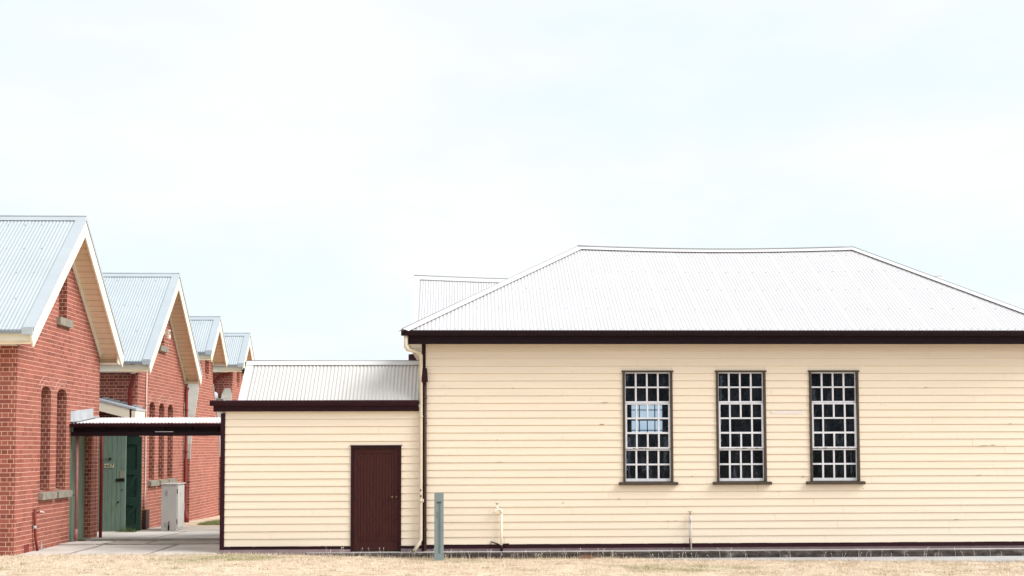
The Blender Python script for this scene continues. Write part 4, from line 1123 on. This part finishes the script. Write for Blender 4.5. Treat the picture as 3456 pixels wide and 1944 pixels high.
bo = thing('marker_post', 'blue grey flat marker post standing in the grass before the kerb', 'post', (-.69, 22.6, -.14))
p = MB(); xl_, xr_ = -.783, -.600
loop = [(xl_, -.2), (xr_, -.2), (xr_, 1.205), (xl_, 1.205)]
hole = [(-.718, .02), (-.662, .02), (-.662, .98), (-.635, 1.035), (-.745, 1.035), (-.718, .98)]
p.slab([loop, hole], lambda u, v, d: (u, d, v), 22.58, 22.60); p.box(xl_, xr_, 22.601, 22.63, -.2, 1.205)
p.build('post_body', 'bollard', bo)
p = MB(); p.box(-.745, -.635, 22.5995, 22.6009, .02, 1.04); p.build('recess', 'bollard2', bo) if False else None
p = MB(); p.box(-.742, -.712, 22.574, 22.58, .825, .832); p.box(-.738, -.735, 22.576, 22.58, .70, .81); p.box(-.716, -.713, 22.576, 22.58, .70, .81)
p.build('small_plate', 'bollard2', bo)
p = MB(); p.face([(-.735, 22.6, 1.034), (-.645, 22.6, 1.034), (-.676, 22.6, .985), (-.704, 22.6, .985)]); p.v = [(x, 22.5985, z) for x, y, z in p.v]; p.build('painted_notch_shade', 'bollard2', bo)  # flat darker face: the shade of the notch is put into its colour

def standpipe(name, label, x, y, z0, zt, mat, tapdir, mat2='brass'):
    T = thing(name, label, 'tap', (x, y, z0), 'standpipe taps along the long weatherboard wall')
    return T
t1 = standpipe('standpipe', 'cream painted standpipe tap with a thick pipe, left of the three windows', .547, 23.2, 0, .77, 'cream2', -1)
p = MB(); p.tube([(.547, 23.22, -.01), (.547, 23.22, .76)], .024, 12); p.tube([(.547, 23.22, .76), (.547, 23.22, .81), (.53, 23.21, .835), (.50, 23.2, .835)], .028, 10); p.build('pipe', 'cream2', t1, True)
p = MB(); p.tube([(.53, 23.21, .832), (.47, 23.2, .842), (.44, 23.19, .835), (.42, 23.185, .80), (.405, 23.18, .765)], [.02, .026, .027, .023, .02], 12); p.tube([(.46, 23.2, .85), (.46, 23.2, .885), (.46, 23.2, .925)], [.03, .026, .012], 12)
tb = p.build('tap_body', 'cream2', t1, True)
p = MB(); p.tube([(.46, 23.2, .92), (.46, 23.2, .962)], .007, 8); p.bar((.432, 23.2, .962), (.488, 23.2, .962), .012, .012); p.build('tap_handle', 'brass', tb)
p = MB(); p.tube([(.547, 23.22, .0), (.547, 23.22, .125)], .0275, 12); p.build('painted_foot', 'maroon', t1, True)
p = MB(); p.bar((.34, 23.26, .19), (.50, 23.26, .135), .022, .008, (0, 1, 0)); p.bar((.58, 23.26, .135), (.70, 23.26, .14), .03, .008, (0, 1, 0)); p.bar((.335, 23.262, .13), (.335, 23.262, .20), .01, .008, (0, 1, 0)); p.build('broken_board', 'maroon', t1)
t2 = standpipe('standpipe', 'thin flaking white standpipe tap below the gap between left and middle windows', 4.39, 23.2, 0, .68, 'whitepipe', 1)
p = MB(); p.tube([(4.40, 23.23, -.01), (4.40, 23.23, .66)], .0135, 10); p.tube([(4.365, 23.24, .22), (4.362, 23.24, .60)], .009, 8); p.build('pipe', 'whitepipe', t2, True)
p = MB(); p.tube([(4.365, 23.235, .0), (4.36, 23.235, .06)], .012, 8); p.tube([(4.375, 23.22, .09), (4.362, 23.22, .20), (4.37, 23.22, .24)], [.008, .014, .01], 8); p.build('pipe_stub', 'brass', t2, True)
p = MB(); p.tube([(4.385, 23.23, .55), (4.383, 23.23, .62), (4.383, 23.23, .68), (4.383, 23.23, .70)], [.022, .026, .026, .015], 12); p.tube([(4.383, 23.22, .62), (4.383, 23.15, .62), (4.383, 23.125, .59)], [.018, .018, .015], 10)
tb = p.build('tap_body', 'whitepipe', t2, True)
p = MB(); p.tube([(4.383, 23.23, .70), (4.383, 23.23, .775)], [.011, .006], 8); p.bar((4.348, 23.23, .775), (4.418, 23.23, .775), .012, .012); p.build('tap_handle', 'brass', tb)
t3 = thing('standpipe', 'red painted standpipe with a small pale tap against the first brick wall', 'tap', (-8.97, 23.85, 0))
p = MB(); p.tube([(-8.95, 23.93, -.02), (-8.97, 23.86, .25), (-8.98, 23.83, .55), (-8.98, 23.83, .86)], .026, 10); p.tube([(-8.98, 23.86, .78), (-8.94, 23.95, .80)], .022, 10); p.build('pipe', 'redpipe', t3, True)
p = MB(); p.tube([(-8.94, 23.95, .80), (-8.90, 24.06, .79), (-8.89, 24.08, .765)], .012, 8); p.build('spout', 'whiterender', t3, True)
p = MB(); p.tube([(-8.98, 23.84, .46), (-8.98, 23.84, .52)], .034, 10); p.build('pipe_clamp', 'lead', t3, True)
p = MB(); p.tube([(-8.92, 24.05, -.02), (-8.95, 24.13, .16), (-8.93, 24.18, -.02)], .010, 6)
single(p, 'stake', 'lead', 'pair of thin grey stakes leaning at the foot of the red standpipe', 'stake')

# ================================================================== LIGHT AND SKY
sun = bpy.data.lights.new('sun', 'SUN'); sun.energy = 2.2; sun.angle = R(38); sun.color = (1.0, .965, .92)
so_ = bpy.data.objects.new('sun', sun); COL.objects.link(so_)
az, el = R(106), R(44)          # azimuth clockwise from +Y (north)
d = Vector((math.sin(az) * math.cos(el), math.cos(az) * math.cos(el), math.sin(el)))
so_.rotation_euler = d.to_track_quat('Z', 'Y').to_euler()
wd = bpy.data.worlds.new('World'); scene.world = wd; wd.use_nodes = True
nt = wd.node_tree; bg = nt.nodes['Background']
sky = N(nt, 'ShaderNodeTexSky', sky_type='NISHITA'); sky.sun_disc = False; sky.sun_elevation = el; sky.sun_rotation = az
tc = N(nt, 'ShaderNodeTexCoord'); mp = N(nt, 'ShaderNodeMapping'); mp.inputs['Scale'].default_value = (1.0, 1.0, 2.6)
nt.links.new(tc.outputs['Generated'], mp.inputs['Vector'])
cn = noise(nt, mp.outputs['Vector'], 3.4, 4, .5)
cc = ramp(nt, cn, [(.40, (.442, .489, .496)), (.62, (.503, .506, .506))])
sc_ = N(nt, 'ShaderNodeVectorMath', operation='SCALE'); sc_.inputs['Scale'].default_value = 10.0; nt.links.new(cc, sc_.inputs[0])
cl_ = mix(nt, .94, sky.outputs['Color'], sc_.outputs[0])
nt.links.new(cl_, bg.inputs['Color']); bg.inputs['Strength'].default_value = .10
scene.view_settings.view_transform = 'Standard'; scene.view_settings.look = 'None'
scene.view_settings.exposure = 1.03; scene.view_settings.gamma = 1
scene.render.engine = 'CYCLES'
